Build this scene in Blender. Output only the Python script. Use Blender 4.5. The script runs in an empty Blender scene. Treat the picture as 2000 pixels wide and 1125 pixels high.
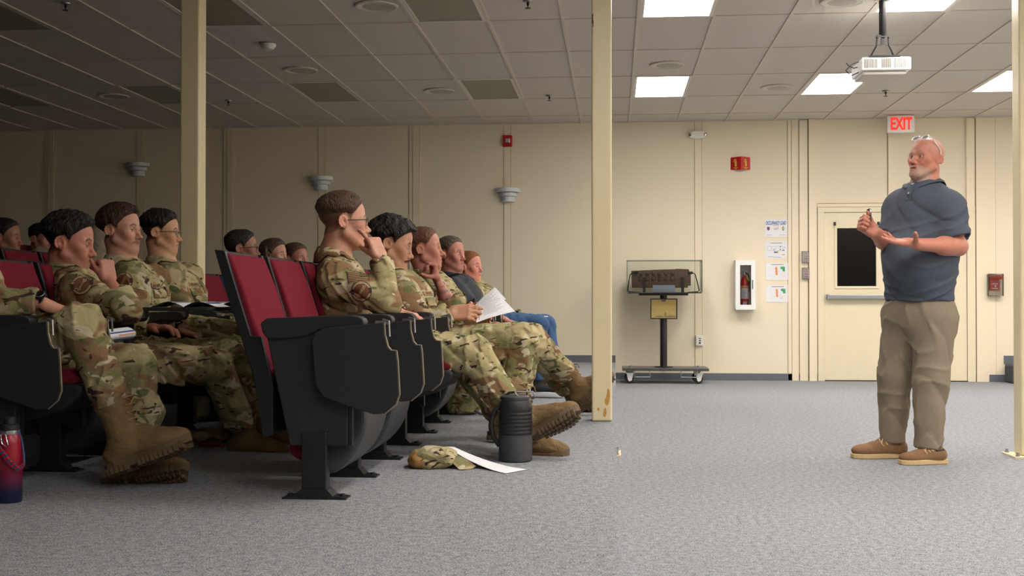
import bpy, bmesh, math, random
import numpy as np
from mathutils import Vector, Matrix
random.seed(7)
PI=math.pi
# ---------------------------------------------------------------- camera
F=2250.0; HC=0.95; PL=0.212            # focal length in px of the 2000 px frame, eye height, height of seating platform
YAW=math.atan(200/F); PIT=math.atan(27.5/F)
S=bpy.context.scene
COL=S.collection
cam_d=bpy.data.cameras.new('camera'); cam=bpy.data.objects.new('camera',cam_d); COL.objects.link(cam)
cam_d.sensor_width=36; cam_d.lens=36*F/2000; cam_d.clip_start=.05; cam_d.clip_end=100
cam.location=(0,0,HC); cam.rotation_euler=(PI/2+PIT,0,YAW)
S.camera=cam
# ---------------------------------------------------------------- world, exposure
wd=bpy.data.worlds.new('world'); S.world=wd; wd.use_nodes=True
wd.node_tree.nodes['Background'].inputs[0].default_value=(.8,.85,1,1)
wd.node_tree.nodes['Background'].inputs[1].default_value=0.0
vs=S.view_settings; vs.view_transform='Standard'; vs.look='None'; vs.gamma=1; vs.use_curve_mapping=False
vs.exposure=1.48
LAMP=6.5                                # radiance of the lit lenses
LAMPW=6.5; SPREAD=140                  # downward beam of each lit ceiling panel
S.cycles.max_bounces=8; S.cycles.diffuse_bounces=5; S.cycles.use_denoising=True
S.cycles.sample_clamp_indirect=6

def ray(px,py):
    a=(px-1000)/F; b=(562.5-py)/F
    fy=math.cos(PIT)-b*math.sin(PIT); uz=math.sin(PIT)+b*math.cos(PIT)
    return a*math.cos(YAW)-fy*math.sin(YAW), a*math.sin(YAW)+fy*math.cos(YAW), uz
def W(px,py,Y):                          # world point seen at a pixel of the photograph, at depth y = Y
    x,y,z=ray(px,py); return Vector((x/y*Y,Y,HC+z/y*Y))
def lin(c):
    return c/12.92 if c<=.04045 else ((c+.055)/1.055)**2.4
def rgb(r,g,b): return (lin(r/255),lin(g/255),lin(b/255),1)
# ---------------------------------------------------------------- materials
def newmat(name):
    m=bpy.data.materials.new(name); m.use_nodes=True; return m, m.node_tree, m.node_tree.nodes['Principled BSDF']
def N(t,ty,**kw):
    n=t.nodes.new(ty)
    for k,v in kw.items():
        if k.startswith('i_'):
            n.inputs[k[2:].replace('_',' ')].default_value=v
        else: setattr(n,k,v)
    return n
def mat(name,col,rough=.6,metal=0,noise=0,nscale=40,bump=0,bscale=200,spec=.5,coat=0,bstretch=None,trans=0,alpha=1,emit=None):
    m,t,b=newmat(name); L=t.links.new
    b.inputs['Base Color'].default_value=col; b.inputs['Roughness'].default_value=rough; b.inputs['Metallic'].default_value=metal
    b.inputs['Specular IOR Level'].default_value=spec; b.inputs['Coat Weight'].default_value=coat
    b.inputs['Transmission Weight'].default_value=trans; b.inputs['Alpha'].default_value=alpha
    tc=N(t,'ShaderNodeTexCoord')
    if noise:
        n=N(t,'ShaderNodeTexNoise',i_Scale=nscale,i_Detail=3.0); L(tc.outputs['Object'],n.inputs['Vector'])
        r=N(t,'ShaderNodeMapRange',i_From_Min=.25,i_From_Max=.75,i_To_Min=1-noise,i_To_Max=1+noise); L(n.outputs[0],r.inputs[0])
        x=N(t,'ShaderNodeVectorMath',operation='SCALE'); x.inputs[0].default_value=col[:3]; L(r.outputs[0],x.inputs['Scale']); L(x.outputs[0],b.inputs['Base Color'])
    if bump:
        n=N(t,'ShaderNodeTexNoise',i_Scale=bscale,i_Detail=2.0)
        if bstretch:
            mp=N(t,'ShaderNodeMapping'); mp.inputs['Scale'].default_value=bstretch; L(tc.outputs['Object'],mp.inputs[0]); L(mp.outputs[0],n.inputs['Vector'])
        else: L(tc.outputs['Object'],n.inputs['Vector'])
        bp=N(t,'ShaderNodeBump',i_Strength=bump,i_Distance=.01); L(n.outputs[0],bp.inputs['Height']); L(bp.outputs[0],b.inputs['Normal'])
    if emit:
        b.inputs['Emission Color'].default_value=emit[0]; b.inputs['Emission Strength'].default_value=emit[1]
    return m
def camo_mat():
    m,t,b=newmat('camouflage_cloth'); L=t.links.new
    tc=N(t,'ShaderNodeTexCoord'); oi=N(t,'ShaderNodeObjectInfo')
    sc=N(t,'ShaderNodeVectorMath',operation='SCALE'); sc.inputs[0].default_value=(13,7,5); L(oi.outputs['Random'],sc.inputs['Scale'])
    ad=N(t,'ShaderNodeVectorMath',operation='ADD'); L(tc.outputs['Object'],ad.inputs[0]); L(sc.outputs[0],ad.inputs[1])
    mp=N(t,'ShaderNodeMapping'); mp.inputs['Scale'].default_value=(.85,.85,1.35); mp.inputs['Rotation'].default_value=(.2,.25,0); L(ad.outputs[0],mp.inputs[0])
    cur=None
    def layer(prev,col,scale,thr,dist,off,soft=.012,det=2.0,st=(1,1,1)):
        o=N(t,'ShaderNodeMapping'); o.inputs['Location'].default_value=(off,off*1.7,off*.6); o.inputs['Scale'].default_value=st; L(mp.outputs[0],o.inputs[0])
        n=N(t,'ShaderNodeTexNoise',i_Scale=scale,i_Detail=det,i_Distortion=dist,i_Roughness=.45); L(o.outputs[0],n.inputs['Vector'])
        r=N(t,'ShaderNodeMapRange',i_From_Min=thr-soft,i_From_Max=thr+soft); L(n.outputs[0],r.inputs[0])
        mx=N(t,'ShaderNodeMix',data_type='RGBA'); L(r.outputs[0],mx.inputs[0])
        if isinstance(prev,tuple): mx.inputs[6].default_value=prev
        else: L(prev,mx.inputs[6])
        mx.inputs[7].default_value=col; return mx.outputs[2]
    c=layer(rgb(178,164,126),rgb(152,142,102),3.5,.5,.3,1,.16)
    c=layer(c,rgb(124,121,84),7,.53,.5,5,.05)
    c=layer(c,rgb(128,100,72),6.5,.56,.5,11,.025)
    c=layer(c,rgb(182,172,146),13,.615,.8,17)
    c=layer(c,rgb(96,102,66),12,.65,.8,31)
    c=layer(c,rgb(70,52,44),15,.65,1.2,23,st=(.8,.8,1.4))
    L(c,b.inputs['Base Color']); b.inputs['Roughness'].default_value=.85; b.inputs['Specular IOR Level'].default_value=.2
    n=N(t,'ShaderNodeTexNoise',i_Scale=22.0,i_Detail=3.0,i_Distortion=.6); L(ad.outputs[0],n.inputs['Vector'])
    bp=N(t,'ShaderNodeBump',i_Strength=.35,i_Distance=.02); L(n.outputs[0],bp.inputs['Height']); L(bp.outputs[0],b.inputs['Normal'])
    return m
def attr_mat(name,rough=.5,bump=.1,bscale=260,spec=.4,bstretch=None,sss=0):
    m,t,b=newmat(name); L=t.links.new
    a=N(t,'ShaderNodeAttribute',attribute_name='Col')
    tc=N(t,'ShaderNodeTexCoord')
    n=N(t,'ShaderNodeTexNoise',i_Scale=70.0,i_Detail=3.0); L(tc.outputs['Object'],n.inputs['Vector'])
    r=N(t,'ShaderNodeMapRange',i_From_Min=.25,i_From_Max=.75,i_To_Min=.9,i_To_Max=1.1); L(n.outputs[0],r.inputs[0])
    x=N(t,'ShaderNodeVectorMath',operation='SCALE'); L(a.outputs['Color'],x.inputs[0]); L(r.outputs[0],x.inputs['Scale']); L(x.outputs[0],b.inputs['Base Color'])
    b.inputs['Roughness'].default_value=rough; b.inputs['Specular IOR Level'].default_value=spec
    if sss: b.inputs['Subsurface Weight'].default_value=sss; b.inputs['Subsurface Radius'].default_value=(.012,.004,.002); b.inputs['Subsurface Scale'].default_value=.6
    n=N(t,'ShaderNodeTexNoise',i_Scale=bscale,i_Detail=2.0)
    if bstretch:
        mp=N(t,'ShaderNodeMapping'); mp.inputs['Scale'].default_value=bstretch; L(tc.outputs['Object'],mp.inputs[0]); L(mp.outputs[0],n.inputs['Vector'])
    else: L(tc.outputs['Object'],n.inputs['Vector'])
    bp=N(t,'ShaderNodeBump',i_Strength=bump,i_Distance=.01); L(n.outputs[0],bp.inputs['Height']); L(bp.outputs[0],b.inputs['Normal'])
    return m
def carpet_mat(name,dark,light):
    m,t,b=newmat(name); L=t.links.new
    tc=N(t,'ShaderNodeTexCoord')
    n=N(t,'ShaderNodeTexNoise',i_Scale=170.0,i_Detail=3.0,i_Roughness=.7); L(tc.outputs['Object'],n.inputs['Vector'])
    n2=N(t,'ShaderNodeTexNoise',i_Scale=38.0,i_Detail=3.0); L(tc.outputs['Object'],n2.inputs['Vector'])
    mm=N(t,'ShaderNodeMath',operation='MULTIPLY_ADD'); mm.inputs[1].default_value=.3; L(n2.outputs[0],mm.inputs[0]); L(n.outputs[0],mm.inputs[2])
    r=N(t,'ShaderNodeMapRange',i_From_Min=.48,i_From_Max=.82); L(mm.outputs[0],r.inputs[0])
    mx=N(t,'ShaderNodeMix',data_type='RGBA'); mx.inputs[6].default_value=dark; mx.inputs[7].default_value=light; L(r.outputs[0],mx.inputs[0]); L(mx.outputs[2],b.inputs['Base Color'])
    b.inputs['Roughness'].default_value=.95; b.inputs['Specular IOR Level'].default_value=.1
    bp=N(t,'ShaderNodeBump',i_Strength=.8,i_Distance=.01); L(n.outputs[0],bp.inputs['Height']); L(bp.outputs[0],b.inputs['Normal'])
    return m
def glass_mat(name,col=(.975,.992,.984,1),rough=0.0):
    m,t,b=newmat(name)   # thin clear pane: mostly transparent, a little glossy
    out=t.nodes['Material Output']; tr=N(t,'ShaderNodeBsdfTransparent'); tr.inputs[0].default_value=col
    gl=N(t,'ShaderNodeBsdfGlossy'); gl.inputs['Roughness'].default_value=.03
    mx=N(t,'ShaderNodeMixShader'); fr=N(t,'ShaderNodeFresnel'); fr.inputs[0].default_value=1.45
    t.links.new(fr.outputs[0],mx.inputs[0]); t.links.new(tr.outputs[0],mx.inputs[1]); t.links.new(gl.outputs[0],mx.inputs[2]); t.links.new(mx.outputs[0],out.inputs[0])
    return m
M={}
M['wall']=mat('cream_wall_panel',rgb(230,220,197),.6,bump=.12,bscale=160,bstretch=(1,1,1),noise=.025,nscale=60,spec=.3)
M['wallx']=mat('dark_brown_unseen_wall',rgb(96,84,66),.7,noise=.05,nscale=30)  # out-of-view walls, tone darkened so less light bounces to the left
M['batten']=mat('cream_trim_paint',rgb(230,219,194),.4,spec=.5)
M['groove']=mat('trim_shadow_gap',rgb(150,132,92),.7)
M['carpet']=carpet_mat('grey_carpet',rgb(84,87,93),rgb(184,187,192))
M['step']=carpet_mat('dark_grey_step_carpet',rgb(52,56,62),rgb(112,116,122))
M['base']=mat('grey_rubber_baseboard',rgb(96,102,112),.5)
M['tile']=mat('acoustic_tile',rgb(212,205,196),.9,noise=.09,nscale=190,bump=.4,bscale=230,spec=.1)
M['tbar']=mat('white_tbar',rgb(206,198,186),.5)
M['lit']=mat('lit_lens',(1,1,1,1),.5,emit=((1,.93,.86,1),LAMP))
M['unlit']=mat('unlit_lens',rgb(138,134,118),.35,noise=.03,nscale=120)
M['lframe']=mat('white_light_frame',rgb(216,212,204),.4)
M['post']=mat('cream_pillar_paint',rgb(216,203,166),.35,noise=.04,nscale=9,spec=.6)
M['door']=mat('cream_door_paint',rgb(224,214,186),.35,noise=.02,nscale=8)
M['black']=mat('black_moulded_plastic',rgb(33,34,36),.5,bump=.3,bscale=420,spec=.4)
M['blackp']=mat('black_steel',rgb(26,27,29),.4,noise=.15,nscale=30,spec=.5)
M['dgrey']=mat('charcoal_plastic_shell',rgb(58,60,64),.45,bump=.25,bscale=420)
M['red']=mat('burgundy_seat_fabric',rgb(116,30,46),.9,noise=.16,nscale=420,bump=.5,bscale=500,spec=.15)
M['edge']=mat('pale_edge_highlight',rgb(150,140,118),.4,metal=.4)
M['steel']=mat('brushed_steel',rgb(170,172,174),.3,metal=.9)
M['chrome']=mat('chrome',rgb(210,212,215),.15,metal=1)
M['white']=mat('white_plastic',rgb(232,232,230),.35)
M['whitem']=mat('white_enamel',rgb(238,240,240),.3)
M['sconce']=mat('pale_grey_sconce_plastic',rgb(205,212,216),.4)
M['redp']=mat('red_plastic',rgb(186,22,26),.3)
M['redpaint']=mat('red_gloss_paint',rgb(200,28,26),.2,coat=.5)
M['glass']=glass_mat('clear_glass')
M['gedge']=mat('green_glass_edge',rgb(120,168,146),.1)
M['clear']=glass_mat('clear_plastic',(.9,.9,.9,1))
M['dark']=mat('dark_window_glass',rgb(9,9,11),.15,spec=.3)
M['exit']=mat('glowing_red_letters',rgb(120,10,8),.5,emit=(rgb(255,52,36),.42))
M['alum']=mat('aluminium_bar',rgb(158,164,170),.35,metal=.7)
M['paper']=mat('white_paper',rgb(226,228,232),.7)
M['ink']=mat('grey_ink',rgb(120,122,128),.8)
M['blueink']=mat('blue_ink',rgb(38,104,180),.6)
M['dinkblue']=mat('navy_ink',rgb(50,78,140),.6)
M['orange']=mat('orange_ink',rgb(226,150,104),.7)
M['redink']=mat('rust_ink',rgb(176,84,56),.7)
M['green']=mat('green_ink',rgb(76,160,112),.7)
M['yellow']=mat('yellow_ink',rgb(214,190,60),.7)
M['gold']=mat('brass_plaque',rgb(172,152,94),.4,metal=.5,noise=.2,nscale=120)
M['rust']=mat('weathered_brown_steel',rgb(112,90,82),.75,noise=.25,nscale=50,bump=.5,bscale=60)
M['rubber']=mat('black_rubber',rgb(24,24,25),.7)
M['camo']=camo_mat()
M['skin']=attr_mat('skin',.48,.06,240,.4,sss=.12)
M['hairm']=attr_mat('hair',.55,.9,150,.35,bstretch=(1,1,.35))
M['boot']=mat('coyote_brown_suede',rgb(114,93,64),.85,noise=.12,nscale=30,bump=.35,bscale=130,spec=.2)
M['bsole']=mat('brown_rubber_sole',rgb(92,74,52),.8,noise=.1,nscale=40)
M['lace']=mat('tan_lace',rgb(140,112,74),.8)
M['polo']=mat('heather_slate_knit',rgb(79,86,98),.85,noise=.10,nscale=150,bump=.25,bscale=300,spec=.15)
M['poloin']=mat('pale_collar_lining',rgb(150,160,172),.8)
M['khaki']=mat('khaki_twill',rgb(134,122,106),.85,noise=.05,nscale=90,bump=.15,bscale=300,spec=.15)
M['navy']=mat('black_polo_knit',rgb(34,38,46),.8,noise=.06,nscale=100)
M['denim']=mat('blue_denim',rgb(48,82,122),.85,noise=.14,nscale=160)
M['suede']=mat('brown_suede_shoe',rgb(126,94,66),.9,noise=.1,nscale=60,bump=.2,bscale=250)
M['crepe']=mat('tan_foam_sole',rgb(196,170,124),.7)
M['grip']=mat('dark_brown_collar_knit',rgb(66,58,52),.8)
M['sneak']=mat('black_sneaker_mesh',rgb(32,33,36),.8)
M['patch']=mat('tan_patch_thread',rgb(152,124,88),.9)
M['patchd']=mat('dark_brown_patch_thread',rgb(62,44,34),.9)
M['patchr']=mat('rust_brown_patch_thread',rgb(112,68,44),.9)
M['patchl']=mat('pale_patch_thread',rgb(160,142,110),.9)
M['olive']=mat('olive_velcro',rgb(112,108,72),.9)
M['tshirt']=mat('sand_cotton',rgb(150,134,106),.9)
M['greenv']=mat('faded_green_cloth',rgb(84,88,62),.9)
M['beige']=mat('pale_beige_fleece',rgb(150,142,124),.95)
M['lens']=glass_mat('spectacle_lens',(.97,.98,1,1))
M['frame']=mat('black_spectacle_frame',rgb(20,20,22),.3)
M['clearframe']=mat('pale_clear_frame',rgb(222,222,220),.15)
M['strap']=mat('black_watch',rgb(18,18,20),.35)
M['wstrap']=mat('white_wristband',rgb(210,212,214),.5)
M['blue']=mat('slate_blue_cord',rgb(52,70,110),.7)
# ---------------------------------------------------------------- mesh helpers
def tag(o,label=None,cat=None,group=None,kind=None):
    if label: o['label']=label
    if cat: o['category']=cat
    if group: o['group']=group
    if kind: o['kind']=kind
    return o
class MB:
    def __init__(s): s.v=[]; s.f=[]; s.m=[]; s.mats=[]; s.cm=0
    def mat(s,m):
        if m not in s.mats: s.mats.append(m)
        s.cm=s.mats.index(m); return s
    def add(s,vs_,fs):
        o=len(s.v); s.v+= [tuple(p) for p in vs_]
        for f in fs: s.f.append(tuple(i+o for i in f)); s.m.append(s.cm)
        return s
    def box(s,a,b):
        x0,y0,z0=a; x1,y1,z1=b
        return s.add([(x0,y0,z0),(x1,y0,z0),(x1,y1,z0),(x0,y1,z0),(x0,y0,z1),(x1,y0,z1),(x1,y1,z1),(x0,y1,z1)],
          [(0,3,2,1),(4,5,6,7),(0,1,5,4),(1,2,6,5),(2,3,7,6),(3,0,4,7)])
    def prism(s,pts,ax,a,b):   # polygon in the plane normal to ax, extruded from a to b
        def P(p,t):
            return {'y':(p[0],t,p[1]),'z':(p[0],p[1],t),'x':(t,p[0],p[1])}[ax]
        n=len(pts); v=[P(p,a) for p in pts]+[P(p,b) for p in pts]
        f=[tuple(range(n)),tuple(range(2*n-1,n-1,-1))]+[(i,i+n,(i+1)%n+n,(i+1)%n) for i in range(n)]
        return s.add(v,f)
    def tube(s,path,r,n=10,closed=False,flat=1.0):
        path=[Vector(p) for p in path]; k=len(path); rs=r if isinstance(r,(list,tuple)) else [r]*k
        vs_=[]; up=None
        for i,p in enumerate(path):
            a=path[i-1] if (i>0 or closed) else p; b=path[(i+1)%k] if (i<k-1 or closed) else p
            d=(b-a).normalized()
            if up is None:
                up=Vector((0,0,1)) if abs(d.z)<.9 else Vector((1,0,0))
            u=(up-d*up.dot(d)).normalized(); w=d.cross(u); up=u
            for j in range(n):
                t=2*PI*j/n; vs_.append(p+(u*math.cos(t)*flat+w*math.sin(t))*rs[i])
        f=[]
        for i in range(k if closed else k-1):
            for j in range(n):
                a=i*n+j; b=i*n+(j+1)%n; c=((i+1)%k)*n+(j+1)%n; d=((i+1)%k)*n+j; f.append((a,b,c,d))
        if not closed: f+= [tuple(range(n-1,-1,-1)),tuple(range((k-1)*n,k*n))]
        return s.add(vs_,f)
    def lathe(s,prof,c=(0,0,0),n=32,a0=0,a1=2*PI):   # prof: (radius,z)
        full=abs(a1-a0-2*PI)<1e-6; m=n if full else n+1
        vs_=[(c[0]+r*math.cos(a0+(a1-a0)*j/n),c[1]+r*math.sin(a0+(a1-a0)*j/n),c[2]+z) for r,z in prof for j in range(m)]
        f=[]
        for i in range(len(prof)-1):
            for j in range(n):
                j2=(j+1)%m; f.append((i*m+j,i*m+j2,(i+1)*m+j2,(i+1)*m+j))
        if full: f+=[tuple(range(m-1,-1,-1)),tuple(range((len(prof)-1)*m,len(prof)*m))]
        return s.add(vs_,f)
    def build(s,name,m=None,parent=None,bevel=0,smooth=False,loc=None,rot=None,seg=2):
        me=bpy.data.meshes.new(name); me.from_pydata(s.v,[],s.f); 
        mats=s.mats if s.mats else [m]
        for q in mats: me.materials.append(q)
        if s.mats: me.polygons.foreach_set('material_index',s.m)
        bm=bmesh.new(); bm.from_mesh(me); bmesh.ops.recalc_face_normals(bm,faces=bm.faces); bm.to_mesh(me); bm.free()
        if smooth: 
            me.polygons.foreach_set('use_smooth',[True]*len(me.polygons))
            try: me.set_sharp_from_angle(angle=.7)
            except Exception: pass
        o=bpy.data.objects.new(name,me); COL.objects.link(o)
        if parent: o.parent=parent
        if loc: o.location=loc
        if rot: o.rotation_euler=rot
        if bevel:
            b=o.modifiers.new('bevel','BEVEL'); b.width=bevel; b.segments=seg; b.limit_method='ANGLE'; b.angle_limit=.6; b.harden_normals=False
        return o
def empty(name,loc=(0,0,0),rz=0,label=None,cat=None,group=None):
    o=bpy.data.objects.new(name,None); COL.objects.link(o); o.location=loc; o.rotation_euler=(0,0,rz); o.empty_display_size=.1
    return tag(o,label,cat,group)
def copy_tree(o,parent=None):
    kids=[c for c in bpy.data.objects if c.parent==o]
    c=o.copy(); COL.objects.link(c); c.parent=parent
    for k in kids: copy_tree(k,c)
    return c
def fresh(name,m,parent,*boxes,bevel=.002):
    b=MB()
    for a,c in boxes: b.box(a,c)
    return b.build(name,m,parent,bevel=bevel)
def text_mesh(txt,size,depth=.002,off=0):
    cu=bpy.data.curves.new('t','FONT'); cu.body=txt; cu.size=size; cu.extrude=depth; cu.offset=off; cu.align_x='CENTER'; cu.align_y='CENTER'
    o=bpy.data.objects.new('t',cu); COL.objects.link(o); bpy.context.view_layer.update()
    me=bpy.data.meshes.new_from_object(o.evaluated_get(bpy.context.evaluated_depsgraph_get())); bpy.data.objects.remove(o); bpy.data.curves.remove(cu)
    return me
def text_obj(name,txt,size,m,parent,loc,rot=(PI/2,0,0),depth=.001,sx=1,sy=1,off=0):
    me=text_mesh(txt,size,depth,off); me.name=name; me.materials.clear(); me.materials.append(m)
    me.transform(Matrix.Diagonal((sx,sy,1,1)))
    o=bpy.data.objects.new(name,me); COL.objects.link(o); o.parent=parent; o.location=loc; o.rotation_euler=rot
    return o
def rrect(x0,z0,x1,z1,r,n=5):
    p=[]
    for cx,cz,a in ((x1-r,z1-r,0),(x0+r,z1-r,PI/2),(x0+r,z0+r,PI),(x1-r,z0+r,1.5*PI)):
        p+=[(cx+r*math.cos(a+PI/2*i/n),cz+r*math.sin(a+PI/2*i/n)) for i in range(n+1)]
    return p
def smooth_poly(pts,it=2):
    for _ in range(it):
        q=[]
        for i in range(len(pts)):
            a=pts[i]; b=pts[(i+1)%len(pts)]
            q+=[(a[0]*.75+b[0]*.25,a[1]*.75+b[1]*.25),(a[0]*.25+b[0]*.75,a[1]*.25+b[1]*.75)]
        pts=q
    return pts
# ================================================================ the room
WY=14.2; CZ=3.16; GX=.185; GP=.586; GY=8.99; GQ=1.166
X0,X1,Y0=-11.0,8.0,-3.0
def struct(name,b,m=None,**k):
    o=b.build(name,m,**k); o['kind']='structure'; return o
struct('floor',MB().box((.012,Y0,-.1),(X1,WY+.1,0)),M['carpet'])
struct('floor',MB().box((X0,Y0,-.1),(.012,WY+.1,PL)),M['carpet'])
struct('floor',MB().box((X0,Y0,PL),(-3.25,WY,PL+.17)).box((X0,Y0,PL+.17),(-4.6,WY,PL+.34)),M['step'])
# low carpeted step at the right end of the back wall
sp=[(4.62,WY-.02),(X1,WY-.02),(X1,13.0),(6.2,13.2),(5.4,13.45),(4.9,13.6),(4.66,13.72),(4.6,13.85)]
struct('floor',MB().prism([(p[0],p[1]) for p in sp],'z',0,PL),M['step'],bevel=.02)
struct('wall_back',MB().box((X0,WY,0),(X1,WY+.15,CZ+.2)),M['wall'])
struct('wall_left',MB().box((X0-.15,Y0,0),(X0,WY,CZ+.2)),M['wallx'])
struct('wall_right',MB().box((X1,Y0,-.1),(X1+.15,WY,CZ+.2)),M['wall'])
struct('wall_front',MB().box((X0,Y0-.15,-.1),(X1,Y0,CZ+.2)),M['wallx'])
# ceiling tiles and grid; fittings replace tiles where they sit
lit=set(); unl=set()
for i in range(-18,13,3):
    for j in range(-10,4,3):        # rows ending at j+1: y = GY+GQ*j ...
        (lit if i>=0 else unl).add((i,j+3 if False else j))
rows=sorted({j for _,j in lit})
# rows must be -10,-7,-4,-1,2 -> y 7.82..8.99 (j=-1) and 11.32..12.49 (j=2)
cb=MB(); 
for i in range(-20,14):
    for j in range(-11,5):
        if (i,j) in lit or (i,j) in unl: continue
        x=GX+GP*i; y=GY+GQ*j
        if x<X0-.6 or x>X1 or y<Y0-1.2: continue
        cb.box((x+.004,y+.004,CZ+.006),(x+GP-.004,min(y+GQ,WY+.1)-.004,CZ+.03))
cb.box((X0-.1,Y0-.1,CZ+.17),(X1+.1,WY+.1,CZ+.2))
struct('ceiling',cb,M['tile'])
gb=MB()
for i in range(-20,15):
    x=GX+GP*i
    if X0<x<X1: gb.box((x-.012,Y0,CZ-.004),(x+.012,WY,CZ+.008))
for j in range(-11,6):
    y=GY+GQ*j
    if Y0<y<WY: gb.box((X0,y-.010,CZ-.002),(X1,y+.010,CZ+.0075))
gb.box((X0,WY-.03,CZ-.006),(X1,WY,CZ+.01)).box((X0,Y0,CZ-.006),(X0+.03,WY,CZ+.01)).box((X1-.03,Y0,CZ-.006),(X1,WY,CZ+.01))
struct('trim_1',gb,M['tbar'])
nth=['first','second','third','fourth','fifth','sixth']
rown={2:'back row',-1:'second row from back',-4:'overhead row',-7:'row over the viewer',-10:'row behind the viewer'}
for on,st in ((True,lit),(False,unl)):
    for (i,j) in sorted(st):
        x=GX+GP*i; y=GY+GQ*j
        if x<X0 or x+GP>X1 or y<Y0: continue
        t=empty('ceiling_light',(x+GP/2,y+GQ/2,CZ))
        k=(i//3) if on else (-i//3-1)
        tag(t,('lit' if on else 'unlit')+' ceiling panel, '+nth[k]+(' right' if on else ' left')+' of the middle pillar, '+rown[j],'ceiling light','lit ceiling panels' if on else 'unlit ceiling panels')
        hx,hy=GP/2,GQ/2
        f=MB()
        for a,c in (((-hx+.012,-hy+.01,-.003),(-hx+.042,hy-.01,.05)),((hx-.042,-hy+.01,-.003),(hx-.012,hy-.01,.05)),((-hx+.042,-hy+.01,-.003),(hx-.042,-hy+.035,.05)),((-hx+.042,hy-.035,-.003),(hx-.042,hy-.01,.05))): f.box(a,c)
        f.box((-hx+.012,-hy+.01,.05),(hx-.012,hy-.01,.06))
        f.build('light_frame',M['lframe'],t)
        MB().box((-hx+.042,-hy+.035,.004),(hx-.042,hy-.035,.012)).build('diffuser',M['lit'] if on else M['unlit'],t)
        if on:
            ld=bpy.data.lights.new('troffer_lamp','AREA'); ld.shape='RECTANGLE'; ld.size=GP-.09; ld.size_y=GQ-.07; ld.energy=LAMPW; ld.color=(1,.93,.86); ld.spread=SPREAD*PI/180
            lo=bpy.data.objects.new('troffer_lamp',ld); COL.objects.link(lo); lo.parent=t; lo.location=(0,0,.002)
# wall battens
def batten(px,kind,z0=0,z1=CZ,no=[1]):
    c=W(px,500,WY).x; b=MB(); no[0]+=1
    b.mat(M['batten'])
    if kind=='w':   # broad three-line joint
        b.box((c-.062,WY-.012,z0),(c-.020,WY,z1)).box((c-.016,WY-.018,z0),(c+.062,WY,z1)); b.mat(M['groove']).box((c-.020,WY-.003,z0),(c-.016,WY,z1)).box((c-.066,WY-.003,z0),(c-.062,WY,z1)).box((c+.062,WY-.003,z0),(c+.066,WY,z1))
    else:
        b.box((c-.042,WY-.008,z0),(c+.042,WY,z1)); b.mat(M['groove']).box((c-.046,WY-.003,z0),(c-.042,WY,z1)).box((c+.042,WY-.003,z0),(c+.046,WY,z1))
    o=b.build('trim_%d'%no[0]); o['kind']='structure'
for px,k in ((96,'w'),(273,'n'),(446,'w'),(628,'n'),(809,'w'),(991,'n'),(1364,'n'),(1549,'w'),(1937,'n')): batten(px,k,PL if px<1190 else 0)
cx=lambda px: W(px,500,WY).x
b=MB().mat(M['batten'])
b.box((cx(1561),WY-.03,0),(cx(1577),WY,CZ)).box((cx(1579),WY-.05,0),(cx(1594),WY,CZ))
b.mat(M['groove']).box((cx(1577),WY-.01,0),(cx(1579),WY,CZ))
struct('trim_20',b)
b=MB().mat(M['batten']); b.box((cx(1887),WY-.03,.0),(cx(1903),WY,CZ)).box((cx(1906),WY-.02,0),(cx(1930),WY,CZ)); b.mat(M['groove']).box((cx(1903),WY-.006,0),(cx(1906),WY,CZ))
struct('trim_21',b)
# panel over the door: strip between two sheets and rail
zt=W(1660,398,WY).z
b=MB().mat(M['batten']).box((cx(1735),WY-.016,zt),(cx(1750),WY,CZ)).box((cx(1596),WY-.02,W(1660,404,WY).z),(cx(1887),WY,zt))
b.mat(M['groove']).box((cx(1733.5),WY-.004,zt),(cx(1735),WY,CZ)).box((cx(1596),WY-.022,zt),(cx(1887),WY-.02,zt+.006))
struct('trim_22',b)
struct('baseboard_back',MB().box((cx(1380)-5,WY-.012,0),(cx(1596),WY,.085)).box((cx(1905),WY-.012,0),(4.64,WY,.085)).box((X0,WY-.012,PL),(.012,WY,PL+.085)).box((4.62,WY-.014,PL),(X1,WY,PL+.10)),M['base'],bevel=.002)
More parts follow.
